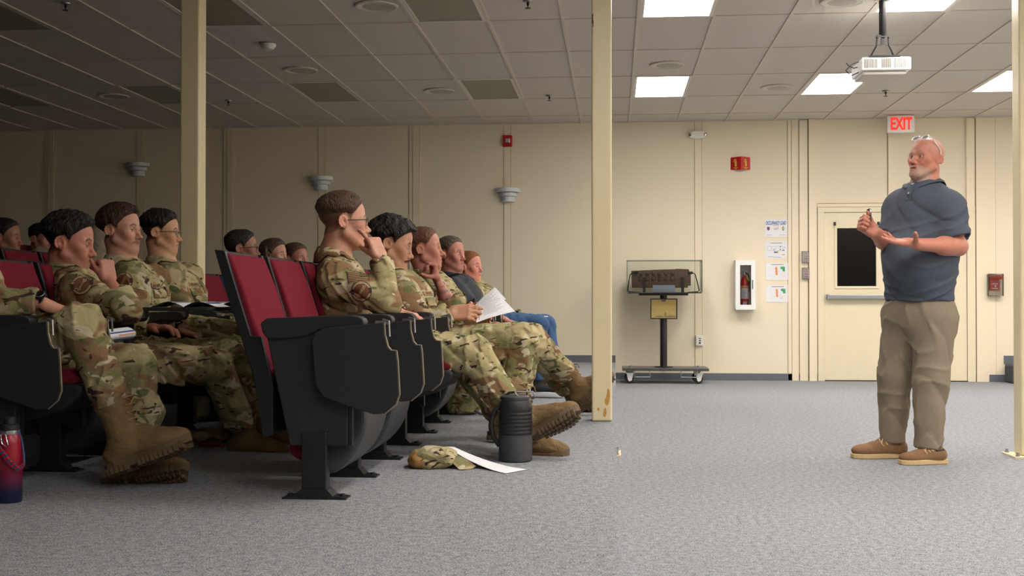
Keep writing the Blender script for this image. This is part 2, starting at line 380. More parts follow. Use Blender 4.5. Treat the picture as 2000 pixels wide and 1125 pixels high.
# ---- double door
dx0,dx1,dm=cx(1609),cx(1887),cx(1747); dz=W(1660,415,WY).z
b=MB(); b.box((cx(1596),WY-.045,0),(dx0,WY+.02,dz)).box((dx1,WY-.045,0),(cx(1903),WY+.02,dz)).box((cx(1596),WY-.045,dz),(cx(1903),WY+.02,W(1660,405,WY).z))
struct('trim_23',b,M['door'],bevel=.004)
def leaf(n,a,c,hinge):
    wx0,wx1=(a+cx(1634)-dx0,a+cx(1710)-dx0); z0,z1=W(1670,559,WY).z,W(1670,446,WY).z
    if hinge: wx0,wx1=c-(wx1-a),c-(wx0-a)
    b=MB(); y0,y1=WY-.028,WY+.01
    b.box((a+.003,y0,.012),(wx0,y1,dz-.004)).box((wx1,y0,.012),(c-.003,y1,dz-.004)).box((wx0,y0,.012),(wx1,y1,z0)).box((wx0,y0,z1),(wx1,y1,dz-.004))
    d=struct('door_%d'%n,b,M['door'])
    MB().box((wx0,WY-.012,z0),(wx1,WY-.006,z1)).build('door_glass',M['dark'],d)
    f=MB()
    for q in (((wx0-.03,y0-.01,z0-.03),(wx0,y0,z1+.03)),((wx1,y0-.01,z0-.03),(wx1+.03,y0,z1+.03)),((wx0,y0-.01,z0-.03),(wx1,y0,z0)),((wx0,y0-.01,z1),(wx1,y0,z1+.03))): f.box(*q)
    f.build('window_frame',M['door'],d,bevel=.003)
    g=MB().box((wx0-.04,y0-.02,z1+.035),(wx0-.015,y0,z1+.075)).box((wx1+.015,y0-.02,z1+.035),(wx1+.04,y0,z1+.075)); g.build('bracket',M['blackp'],d)
    zb=W(1670,580,WY).z
    if hinge: return
    p=MB().box((a+.03,y0-.075,zb-.022),(c-.03,y0-.035,zb+.022)).box((a+.02,y0-.08,zb-.032),(a+.05,y0,zb+.032)).box((c-.05,y0-.08,zb-.032),(c-.02,y0,zb+.032))
    p.build('push_bar',M['alum'],d,bevel=.004)
leaf(1,dx0,dm,0); leaf(2,dm,dx1,1)
struct('trim_24',MB().box((dx0,WY-.05,0),(dx1,WY+.03,.012)),M['blackp'])
# ---- pillars: three steel posts
def pillar(px,py,gz,label,h=.125,d=.135,foot=True,xoff=0):
    x,y,z=px,py,gz
    t=empty('support_pillar',(x,y,0),0,label,'pillar','cream support pillars')
    MB().box((-h/2,-d/2,z if z else .012),(h/2,d/2,CZ+.01)).build('shaft',M['post'],t,bevel=.012,seg=3)
    s=.02
    MB().box((-h/2-.055,-d/2-.055,0),(h/2+.055,d/2+.055,.012)).build('base_plate',M['post'],t,bevel=.002)
    for a,c in ((-1,-1),(1,-1),(-1,1),(1,1)):
        bx,by=a*(h/2+.03),c*(d/2+.03)
        if z and bx+x<0: continue
        MB().lathe([(.013,.012),(.013,.02),(.009,.02),(.009,.035)],(bx,by,0),8).build('bolt',M['steel'],t)
    return t
pillar(-.078,7.22,PL,'cream steel pillar in the middle with rusty stains near its foot')
pillar(-2.71,7.22,PL,'cream steel pillar standing behind the seated soldiers on the left')
pillar(2.535,7.36,0,'cream steel pillar at the right edge with bolted base plate')
# rust stains on the middle pillar (real marks)
rs=MB(); 
for pts in ([(.005,.04),(.02,.02),(.03,.055),(.025,.09),(.012,.075)],[(-.03,.07),(-.018,.062),(-.012,.08),(-.026,.09)],[(.012,.12),(.035,.09),(.05,.14),(.05,.19),(.035,.21),(.03,.16)]):
    rs.prism([(p[0]-.078-.0,p[1]+PL) for p in smooth_poly(pts,1)],'y',7.1515,7.1525)
mid=[o for o in bpy.data.objects if o.get('label','').startswith('cream steel pillar in the middle')][0]
o=rs.build('rust_stain',mat('rust_stain',rgb(184,142,66),.8,noise=.2,nscale=60),mid,loc=(0.078,-7.22,0))
o=MB().box((-.0585,-.0695,2.68),(-.052,-.0675,2.74)).box((-.054,-.0695,2.66),(-.05,-.0675,2.70)).build('paint_chip',M['blackp'],mid)
# ================================================================ ceiling fittings
def ceil_pt(px,py):
    x,y,z=ray(px,py); t=(CZ-HC)/z; return (x*t,y*t,CZ)
for (px,py,l) in ((735,12,'round ceiling speaker grille at the top, left of the middle pillar'),(587,137,'round ceiling speaker grille above the nearest seated man with glasses'),(858,178,'round ceiling speaker grille between two switched-off panels'),(222,188,'round ceiling speaker grille left of the left pillar'),(1303,127,'round ceiling speaker grille just before the lit panel by the middle pillar'),(1517,171,'round ceiling speaker grille between two lit panels near the back wall'),(1645,3,'round ceiling speaker grille cut by the top edge above the open floor')):
    p=ceil_pt(px,py); t=empty('ceiling_speaker',p,0,l,'ceiling speaker','round ceiling speakers')
    MB().lathe([(.16,.006),(.165,0),(.16,-.008),(.145,-.01),(.14,-.006)],n=36).build('rim',M['tbar'],t,smooth=True)
    MB().lathe([(.14,-.005),(.07,-.007),(.001,-.008)],n=36).build('grille',mat('speaker_grille',rgb(176,172,162),.6,noise=.15,nscale=300),t,smooth=True)
for (px,py,l) in ((128,6,'small ceiling sprinkler head at the top left'),(446,196,'small ceiling sprinkler head right of the left pillar'),(1073,187,'small ceiling sprinkler head left of the middle pillar'),(1730,178,'small ceiling sprinkler head below the projector'),(1031,2,'small ceiling sprinkler head at the top, left of the middle pillar')):
    p=ceil_pt(px,py); t=empty('sprinkler',p,0,l,'sprinkler','ceiling sprinklers')
    MB().lathe([(.038,0),(.036,-.008),(.015,-.012)],n=20).build('escutcheon',M['steel'],t,smooth=True)
    MB().lathe([(.010,-.01),(.010,-.03),(.004,-.035),(.004,-.05),(.022,-.052),(.022,-.055)],n=14).build('sprinkler_head',M['blackp'],t)
p=ceil_pt(524,86); t=empty('smoke_detector',p,0,'white round smoke detector on the ceiling right of the left pillar','smoke detector')
MB().lathe([(.065,0),(.065,-.015),(.055,-.03)],n=28).build('base',M['white'],t,smooth=True)
MB().lathe([(.05,-.028),(.048,-.045),(.03,-.052),(.0,-.053)],n=28).build('sensor_cap',M['white'],t,smooth=True)
# projector
PY=8.6
pc=W(1733,128,PY); mp=ray(1724,72); tt=(CZ-HC)/mp[2]; 
mp=Vector((W(1724,72,PY).x,PY,CZ)); pz=pc.z
t=empty('projector',(mp.x,PY,CZ),0,'white ceiling projector hanging from a black pole mount','projector')
k=PY/F
w0,w1=(1684-1724)*k,(1776-1724)*k
zt_,zb_=W(1724,112,PY).z-CZ,W(1724,138,PY).z-CZ
MB().lathe([(.055,0),(.055,-.008)],n=24).build('ceiling_plate',M['lframe'],t)
MB().lathe([(.026,-.008),(.026,(zt_)*.62),(.02,zt_*.64)],n=20).build('pole',M['blackp'],t,smooth=True)
m=MB(); m.box((-.012,-.01,zt_*.64),(.012,.01,zt_*.8)); m.box((-.1,-.02,zt_-.0),(.12,.16,zt_+.012)); m.tube([(-.04,0,zt_*.66),(-.045,0,zt_*.8),(-.09,.02,zt_)],.006); m.tube([(.04,0,zt_*.66),(.045,0,zt_*.8),(.09,.02,zt_)],.006); m.box((-.045,-.02,zt_*.62),(.045,.02,zt_*.66))
m.build('mount_bracket',M['blackp'],t)
MB().box((w0,-.02,zb_),(w1,.36,zt_)).build('casing',M['whitem'],t,bevel=.012,seg=3)
vg=MB(); 
for g0,g1 in ((.05,.33),(.40,.60),(.65,.90)):
    n=9
    for q in range(n):
        x=w0+(w1-w0)*(g0+(g1-g0)*q/n); vg.box((x,-.024,zb_+.018),(x+(w1-w0)*.011,-.019,zt_-.012))
vg.build('vent_slots',mat('vent_slot',rgb(112,104,92),.6),t)
MB().box((w0+.01,-.0,zb_-.03),(w1-.03,.30,zb_)).build('underside',mat('underside_plastic',rgb(196,192,184),.5),t,bevel=.01)
cbz=MB(); cbz.tube([(w0,.1,zt_-.01),(w0-.05,.08,zt_-.03),(w0-.09,.06,zt_-.07),(w0-.1,.06,zb_+.02),(w0-.06,.08,zb_-.02),(w0,.1,zb_+.01)],.004,8); cbz.tube([(w0+.005,.15,zb_+.06),(w0-.03,.12,zb_+.045),(w0-.07,.1,zb_+.06),(w0-.09,.09,zb_+.08)],.004,8)
cbz.build('cable',M['rubber'],t,smooth=True)
# ================================================================ wall fittings
def wp(px,py,off=0): p=W(px,py,WY); return (p.x,WY-off,p.z)
for px,py,l in ((270,332,'left of the left pillar'),(627,359,'above the man with glasses and hand on cheek'),(992,382,'nearest the middle pillar, under the red strobe')):
    p=wp(px,py); t=empty('wall_sconce',p,0,'pale grey stepped wall sconce '+l,'wall sconce','stepped wall sconces')
    for r,z0,z1,nm in ((.15,.035,.09,'upper_tier'),(.115,-.015,.035,'middle_tier'),(.088,-.085,-.015,'lower_tier')):
        MB().lathe([(r-.012,z0),(r,z0+.006),(r,z1-.004),(r-.01,z1),(.001,z1)] if nm!='lower_tier' else [(.001,z0),(r-.01,z0),(r,z0+.006),(r,z1)],n=24,a0=PI,a1=2*PI).build(nm,M['sconce'],t,smooth=True)
    MB().box((-.15,-.006,.03),(.15,0,.09)).box((-.115,-.006,-.03),(.115,0,.03)).box((-.08,-.006,-.085),(.08,0,-.03)).build('back_plate',M['sconce'],t)
p=wp(992,276); t=empty('fire_strobe',p,0,'small red fire alarm strobe high on the wall above a sconce','fire alarm')
MB().box((-.058,-.05,-.07),(.058,0,.07)).build('housing',M['redp'],t,bevel=.008)
MB().box((-.03,-.062,-.028),(.03,-.05,.03)).build('strobe_lens',M['chrome'],t,bevel=.006)
p=wp(1362,264); t=empty('emergency_light',p,0,'white oval emergency light high on the back wall','emergency light')
MB().prism([(.118*math.cos(a)*1.0,.052*math.sin(a)) for a in [2*PI*i/32 for i in range(32)]],'y',-.07,0).build('housing',M['white'],t,bevel=.025,seg=4)
for s_ in (-1,1): MB().lathe([(.026,0),(.024,.02),(.001,.028)],n=18).build('lamp_head',M['glass'] if 0 else M['chrome'],t,loc=(s_*.088,-.05,0),rot=(PI/2,0,s_*.7))
# exit sign hangs below the ceiling just in front of the wall
p=wp(1749,243,.25); sc=1/159.
t=empty('exit_sign',(p[0],WY-.25,W(1749,243,WY-.25).z),0,'white exit sign with glowing red letters above the door','exit sign')
MB().box((-.155,-.025,-.098),(.155,.025,.098)).build('sign_box',M['whitem'],t,bevel=.004)
MB().box((-.09,-.03,.098),(.09,.03,CZ-t.location.z-.004)).build('mounting_canopy',M['lframe'],t,bevel=.003)
text_obj('exit_letters','EXIT',.195,M['exit'],t,(0,-.028,-.003),depth=.003,off=.006,sx=.62,sy=1.02)
# folded red extinguisher marker sign
p=wp(1446,320); t=empty('extinguisher_sign',p,0,'red V-shaped fire extinguisher marker sign above the white cabinet','sign')
hw,hh=.118,.082; dpt=.075
MB().add([(-hw,0,hh-.004),(-hw,0,-hh+.01),(0,-dpt,-hh),(0,-dpt,hh),(hw,0,-hh+.01),(hw,0,hh-.004)],[(0,1,2,3),(3,2,4,5)]).build('sign_plate',M['redp'],t)
o=bpy.data.objects[-1] if False else None
for s_ in (-1,1):
    ang=math.atan2(dpt,hw)*s_
    tx=empty('tmp'); bpy.data.objects.remove(tx)
    e=MB().mat(M['yellow'])
    # pictogram: extinguisher body, hose and handle
    e.prism(rrect(-.012,-.038,.014,.03,.008,3),'y',-.004,-.002).prism([(-.006,.03),(.008,.03),(.006,.052),(-.004,.052)],'y',-.004,-.002).prism([(-.03,.02),(-.022,.05),(-.002,.056),(-.002,.048),(-.018,.042),(-.024,.02)],'y',-.004,-.002).box((-.035,-.055,-.0),(.035,-.05,0)) if False else e.prism(rrect(-.012,-.038,.014,.03,.008,3),'y',-.004,-.002).prism([(-.006,.03),(.008,.03),(.006,.052),(-.004,.052)],'y',-.004,-.002).prism([(-.03,.015),(-.022,.048),(-.002,.056),(-.002,.046),(-.016,.04),(-.022,.015)],'y',-.004,-.002)
    e.box((-.035,-.004,-.054),(.035,-.002,-.048)).box((-.012,-.004,-.068),(.012,-.002,-.060))
    e.build('pictogram',None,t,loc=(s_*hw/2,-dpt/2,0),rot=(0,0,s_*math.atan2(dpt,hw)))
# extinguisher cabinet
x0,z1=W(1434,509,WY).x,W(1434,509,WY).z; x1,z0=W(1473,605,WY).x,W(1473,605,WY).z; D=.13
t=empty('extinguisher_cabinet',((x0+x1)/2,WY,z0),0,'white wall cabinet with glass front holding a red extinguisher','cabinet')
hw=(x1-x0)/2; H=z1-z0
b=MB(); b.box((-hw,-D,0),(-hw+.012,0,H)).box((hw-.012,-D,0),(hw,0,H)).box((-hw,-D,0),(hw,0,.012)).box((-hw,-D,H-.012),(hw,0,H)).box((-hw,-.01,0),(hw,0,H))
b.build('cabinet_body',M['whitem'],t,bevel=.002)
a,c,e0,e1=-hw+.055,hw-.052,.06,H-.06
d=MB().box((-hw,-D-.014,0),(a,-D,H)).box((c,-D-.014,0),(hw,-D,H)).box((a,-D-.014,0),(c,-D,e0)).box((a,-D-.014,e1),(c,-D,H)).build('door',M['whitem'],t,bevel=.002)
MB().box((a,-D-.008,e0),(c,-D-.004,e1)).build('door_pane',M['clear'],d)
MB().box((c+.012,-D-.022,H*.42),(c+.022,-D-.014,H*.60)).build('handle',M['blackp'],d,bevel=.002)
t=empty('fire_extinguisher',((x0+x1)/2-.003,WY-.065,z0+.014),0,'red fire extinguisher standing inside the white wall cabinet','fire extinguisher')
MB().lathe([(.04,0),(.048,.005),(.048,.31),(.043,.35),(.026,.385),(.016,.395),(.016,.41)],n=32).build('cylinder',M['redpaint'],t,smooth=True)
MB().lathe([(.0485,.12),(.0485,.275)],n=24,a0=PI*1.05,a1=PI*1.95).build('label_sheet',M['paper'],t)
MB().lathe([(.049,.245),(.049,.272)],n=24,a0=PI*1.05,a1=PI*1.95).build('label_band',M['orange'],t)
MB().lathe([(.049,.03),(.049,.085)],n=12,a0=PI*1.32,a1=PI*1.68).build('round_label',mat('pale_label',rgb(200,196,214),.5),t)
b=MB(); 
for q in range(7): b.box((-.02,-.0505,.135+q*.014),(.018-.008*(q%3),-.0495,.139+q*.014))
b.build('label_text',M['ink'],t)
MB().lathe([(.017,.405),(.017,.43),(.01,.44)],n=16).tube([(-.055,0,.425),(-.01,0,.45),(.05,0,.47)],.007,8).tube([(-.04,0,.475),(.0,0,.455),(.03,0,.43)],.006,8).build('valve_handle',M['steel'],t,smooth=True)
MB().tube([(.012,0,.43),(.04,-.01,.42),(.052,-.01,.38),(.052,-.01,.3),(.05,-.01,.2)],.007,8).build('hose',M['rubber'],t,smooth=True)
MB().prism([(.018,.40),(.046,.37),(.05,.33),(.03,.345),(.016,.38)],'y',-.045,-.043).build('inspection_tag',mat('lime_tag',rgb(140,200,60),.6),t)
# notices
def notice(px0,py0,px1,py1,label,kind):
    a=W(px0,py0,WY); c=W(px1,py1,WY); w=c.x-a.x; h=a.z-c.z
    t=empty('wall_notice',((a.x+c.x)/2,WY-.001,(a.z+c.z)/2),0,label,'notice','laminated notices beside the door'); 
    MB().box((-w/2,-.003,-h/2),(w/2,0,h/2)).build('sheet',M['paper'],t)
    y=-.0045
    def bar(x0,z0,x1,z1,m,nm='print'): return (x0*w/2,z0*h/2,x1*w/2,z1*h/2,m)
    g=MB()
    def B(m,x0,z0,x1,z1): g.mat(m).box((x0*w/2,y,z0*h/2),(x1*w/2,-.003,z1*h/2))
    if kind==0:
        text_obj('heading','OCCUPANCY LOAD',.052,M['blueink'],t,(0,-.0045,h*.27),depth=.0006,sx=.50,sy=1.15,off=.0016)
        text_obj('number','247',.04,M['ink'],t,(0,-.0045,-.01),depth=.0006)
        g.mat(M['redink']).prism([(x*w/2,z*h/2) for x,z in ((-.78,.14),(-.55,.14),(-.53,-.12),(-.66,-.3),(-.78,-.14))],'y',y,-.003)
        g.mat(M['dinkblue']).prism([(x*w/2,z*h/2) for x,z in ((-.74,.1),(-.6,.08),(-.6,-.1),(-.66,-.2),(-.74,-.1))],'y',y-.001,-.003)
        g.mat(M['green']).prism([(.62*w/2+.1*w/2*math.cos(i),-.05*h/2+.25*h/2*math.sin(i)) for i in [2*PI*k/14 for k in range(14)]],'y',y,-.003)
        g.mat(M['yellow']).prism([(.62*w/2+.06*w/2*math.cos(i),-.05*h/2+.15*h/2*math.sin(i)) for i in [2*PI*k/14 for k in range(14)]],'y',y-.001,-.003)
        B(M['ink'],-.25,.26,.25,.29); B(M['ink'],-.8,-.78,-.35,-.75); B(M['ink'],.35,-.78,.8,-.75)
    elif kind==1:
        B(M['ink'],-.5,.74,.55,.8)
        for q in range(4):
            x=-.75+q*.36; B(M['ink'],x,.4,x+.28,.42); B(M['ink'],x,-.1,x+.28,-.08); B(M['ink'],x,-.1,x+.01,.42); B(M['ink'],x+.27,-.1,x+.28,.42)
        for x0,z0,x1,z1,m in ((-.22,-.08,-.17,.12,'blueink'),(-.2,-.35,.1,-.2,'dinkblue'),(.08,-.35,.2,-.15,'yellow'),(.32,.32,.44,.4,'dinkblue'),(.32,0,.44,.08,'dinkblue'),(.55,-.1,.72,0,'dinkblue'),(.72,.2,.76,.35,'blueink'),(.5,-.62,.75,-.5,'yellow')): B(M[m],x0,z0,x1,z1)
        B(M['ink'],-.75,-.78,-.3,-.75); B(M['ink'],-.3,-.86,.4,-.82)
    else:
        B(M['ink'],-.5,.74,.55,.8)
        g.mat(M['orange']).prism([(x*w/2,z*h/2) for x,z in ((-.15,.5),(.02,.5),(.06,-.45),(-.12,-.4))],'y',y,-.003)
        g.mat(M['green']).prism([(x*w/2,z*h/2) for x,z in ((.28,.48),(.4,.55),(.68,.52),(.7,0),(.5,.0),(.46,.22),(.3,.3))],'y',y,-.003)
        rnd=random.Random(int(py0)); pk=mat('map_ink',rgb(196,176,190),.8)
        for q in range(26):
            x=rnd.uniform(-.75,.6); z=rnd.uniform(-.62,.45)
            if x>.2 and z>-.05: continue
            if -.2<x<.08: continue
            B(pk,x,z,x+rnd.uniform(.04,.16),z+.03)
    g.build('print',None,t)
notice(1493,428,1538,463,'laminated notice headed OCCUPANCY LOAD in blue, topmost of four',0)
notice(1494,471,1538,505,'white floor plan notice with small blue marks, second from the top',1)
notice(1495,513,1540,547,'evacuation map notice with green and orange patches, third from the top',2)
notice(1496,556,1541,590,'evacuation map notice with green and orange patches, lowest of four',2)
for px0,py0,px1,py1,l in ((1565,491,1579,514,'upper'),(1566,523,1580,546,'lower')):
    a=W(px0,py0,WY-.03); c=W(px1,py1,WY-.03); t=empty('leaflet_holder',((a.x+c.x)/2,WY-.03,(a.z+c.z)/2),0,l+' small white card holder on the trim beside the door','card holder')
    w,h=c.x-a.x,a.z-c.z
    MB().box((-w/2,-.035,-h/2),(w/2,0,h/2)).build('holder',M['clear'],t,bevel=.002)
    MB().box((-w/2+.014,-.03,-h/2+.008),(w/2-.004,-.004,h/2-.008)).build('card_stack',M['paper'],t)
    g=MB()
    for q in range(6): g.box((-w/2+.022,-.0315,h*.3-q*.02),(w/2-.012,-.030,h*.3-q*.02+.006))
    g.build('card_text',M['redink'],t)
# power outlet
p=wp(1366,665,.008); t=empty('power_outlet',p,0,'white power outlet box low on the wall behind the display stand','power outlet')
MB().box((-.045,-.04,-.062),(.045,0,.062)).build('box',M['white'],t,bevel=.005)
MB().box((-.008,-.042,.02),(.012,-.039,.03)).box((-.008,-.042,-.008),(.012,-.039,.006)).box((-.01,-.042,-.038),(.012,-.039,-.02)).build('socket',M['blackp'],t)
# fire pull station under a clear cover
p=wp(1941,557,.008); t=empty('fire_alarm_pull',p,0,'red fire alarm pull station under a clear cover at far right','fire alarm')
b=MB().box((-.075,-.07,-.125),(.085,-.066,.13)).box((-.085,-.07,-.125),(-.08,0,.13)).box((.085,-.07,-.125),(.09,0,.13)).box((-.085,-.07,-.13),(.09,0,-.125)).box((-.085,-.07,.13),(.09,0,.135))
b.build('clear_cover',M['clear'],t,bevel=.002)
MB().box((-.058,-.045,-.062),(.05,0,.1)).build('pull_box',M['redp'],t,bevel=.006)
MB().box((-.07,-.068,.07),(.08,-.05,.105)).build('hood',M['redp'],t,bevel=.006)
MB().box((-.035,-.05,.01),(.03,-.045,.02)).box((-.035,-.05,-.045),(.03,-.045,-.035)).box((-.006,-.05,-.025),(.01,-.045,.0)).build('lettering',M['paper'],t)
# ================================================================ display stand
SY=13.75
def sx(px): return W(px,600,SY).x
def sz(py): return W(1296,py,SY).z
x0=sx(1296)
t=empty('display_stand',(x0,SY,0),0,'black rolling display stand with pedestal and castors by the wall','display stand')
hw=(sx(1381)-sx(1215))/2; ox=(sx(1381)+sx(1215))/2-x0; zt=sz(717)
MB().box((ox-hw,-.28,zt-.03),(ox+hw,.24,zt)).build('base_plate',mat('grey_steel_plate',rgb(88,90,92),.35,metal=.6,noise=.2,nscale=20),t,bevel=.003)
for sx_ in (-1,1):
    for sy_ in (-1,1):
        cxx=ox+sx_*(hw-.1); cy=sy_*.18-.03; zc=.055
        c=MB().prism([(.052*math.cos(a),.052*math.sin(a)) for a in [2*PI*k/24 for k in range(24)]],'y',-.018,.018).build('castor_wheel',M['rubber'],t,loc=(cxx-.02,cy,zc),bevel=.006)
        f=MB().prism([(-.03,.065),(.05,.065),(.03,-.02),(.0,-.03),(-.015,-.01)],'y',-.026,-.021).prism([(-.03,.065),(.05,.065),(.03,-.02),(.0,-.03),(-.015,-.01)],'y',.021,.026).box((-.035,-.03,.06),(.055,.03,.068))
        f.build('castor_fork',M['white'],c)
        MB().lathe([(.012,0),(.012,.012),(.006,.014)],n=8).build('bolt',M['steel'],t,loc=(cxx,cy-.04,zt))
for q in (-1,1):
    xx=ox+q*.27; MB().tube([(xx-.09,-.285,zt-.03),(xx-.09,-.285,zt-.1),(xx+.09,-.285,zt-.1),(xx+.09,-.285,zt-.03)],.006,8).build('fork_loop',M['steel'],t)
MB().lathe([(.042,zt),(.042,sz(572))],n=28).build('pedestal',M['blackp'],t,smooth=True)
MB().lathe([(.11,zt),(.11,zt+.01)],n=28).build('pedestal_flange',M['blackp'],t)
MB().box((sx(1248)-x0,-.13,sz(577)),(sx(1343)-x0,.13,sz(571))).box((sx(1226)-x0,-.19,sz(573)),(sx(1368)-x0,.17,sz(571))).build('shelf',M['blackp'],t,bevel=.003)
MB().box((sx(1270)-x0,-.065,sz(623)),(sx(1322.5)-x0,-.045,sz(583))).build('plaque_frame',M['blackp'],t,bevel=.002)
MB().box((sx(1272)-x0,-.07,sz(621)),(sx(1320)-x0,-.064,sz(585))).build('brass_plaque',M['gold'],t)
g=MB(); rnd=random.Random(3)
for q in range(15): 
    xx=sx(1280)-x0+q*.0155; g.box((xx,-.073,sz(619)),(xx+.012,-.069,sz(619)+rnd.uniform(.008,.02)+(.035 if q==7 else 0)))
g.box((sx(1291)-x0,-.072,sz(589)),(sx(1300)-x0,-.069,sz(585))); g.build('plaque_engraving',M['rust'],t)
# glass case
t=empty('glass_case',(x0,SY,sz(571)),0,'clear glass display case with green edges on the rolling stand','display case')
gx0,gx1=sx(1224)-x0,sx(1370)-x0; gh=sz(509)-sz(571); gy0,gy1=-.18,.16
MB().box((gx0,gy0,0),(gx0+.006,gy1,gh)).box((gx1-.006,gy0,0),(gx1,gy1,gh)).box((gx0,gy0,0),(gx1,gy0+.006,gh)).box((gx0,gy1-.006,0),(gx1,gy1,gh)).box((gx0,gy0,gh-.006),(gx1,gy1,gh)).build('glass_panes',M['glass'],t)
e=MB()
for a in (gx0,gx1-.007):
    for c in (gy0,gy1-.007): e.box((a,c,0),(a+.007,c+.007,gh))
    e.box((a,gy0,gh-.007),(a+.007,gy1,gh))
for c in (gy0,gy1-.007): e.box((gx0,c,gh-.007),(gx1,c+.007,gh))
e.build('green_glass_edges',M['gedge'],t)
# steel relic with two rows of rivets
t=empty('steel_relic',(x0,SY,sz(571)),0,'brown weathered steel plate with two rows of rivet heads in the glass case','museum piece')
R=lambda px,py:(sx(px)-x0,sz(py)-sz(571))
MB().prism([R(1234,562),R(1233,529),R(1280,527),R(1318,526),R(1322,525),R(1345,526),R(1347,533),R(1349,535),R(1349,558),R(1344,558),R(1343,562)],'y',-.03,.03).build('riveted_plate',M['rust'],t,bevel=.006)
for rr in (534,545):
    for q in range(6):
        a=R(1252+q*12.2,rr); MB().lathe([(.028,0),(.028,.006),(.025,.018),(.015,.026),(.001,.028)],n=16).build('rivet',M['rust'],t,loc=(a[0],-.03,a[1]),rot=(PI/2,0,0),smooth=True)
for q in (1258,1333):
    a=R(q,571); c=R(q,542); MB().box((a[0]-.016,-.05,0),(a[0]+.016,-.036,c[1])).box((a[0]-.016,-.05,0),(a[0]+.016,.1,.01)).build('support_bracket',M['blackp'],t,bevel=.003)
for s_,pts in ((0,[(1246,532),(1238,532),(1231,536),(1228,550),(1226,568),(1229,570),(1250,571)]),(1,[(1343,534),(1352,533),(1357,536),(1361,550),(1365,568),(1362,570),(1343,571)])):
    P_=[R(*q) for q in pts]; MB().tube([(a,-.06,c) for a,c in P_],.006,8).build('lamp_cord',M['rubber'],t,smooth=True)
    P0,P1=P_[0],P_[1]; MB().tube([(P0[0],-.07,P0[1]),(P1[0],-.065,P1[1])],.016,10).build('spot_lamp',M['blackp'],t)
a=R(1296,562)
t=empty('name_card',(x0,SY-.1,sz(571)),0,'small pale blue printed card standing in the glass case','card')
cw=.13
MB().add([(-cw,-.02,.001),(cw,-.02,.001),(cw,.02,.085),(-cw,.02,.085),(-cw,.024,.085),(cw,.024,.085),(cw,.03,.001),(-cw,.03,.001)],[(0,1,2,3),(3,2,5,4),(4,5,6,7)]).build('card',mat('pale_blue_card',rgb(176,190,214),.4),t)
MB().add([(-.10,-.0055,.025),(.10,-.0055,.025),(.10,-.0015,.033),(-.10,-.0015,.033),(-.07,.0035,.048),(.07,.0035,.048),(.07,.0085,.058),(-.07,.0085,.058)],[(0,1,2,3),(4,5,6,7)]).build('card_print',M['whitem'],t)
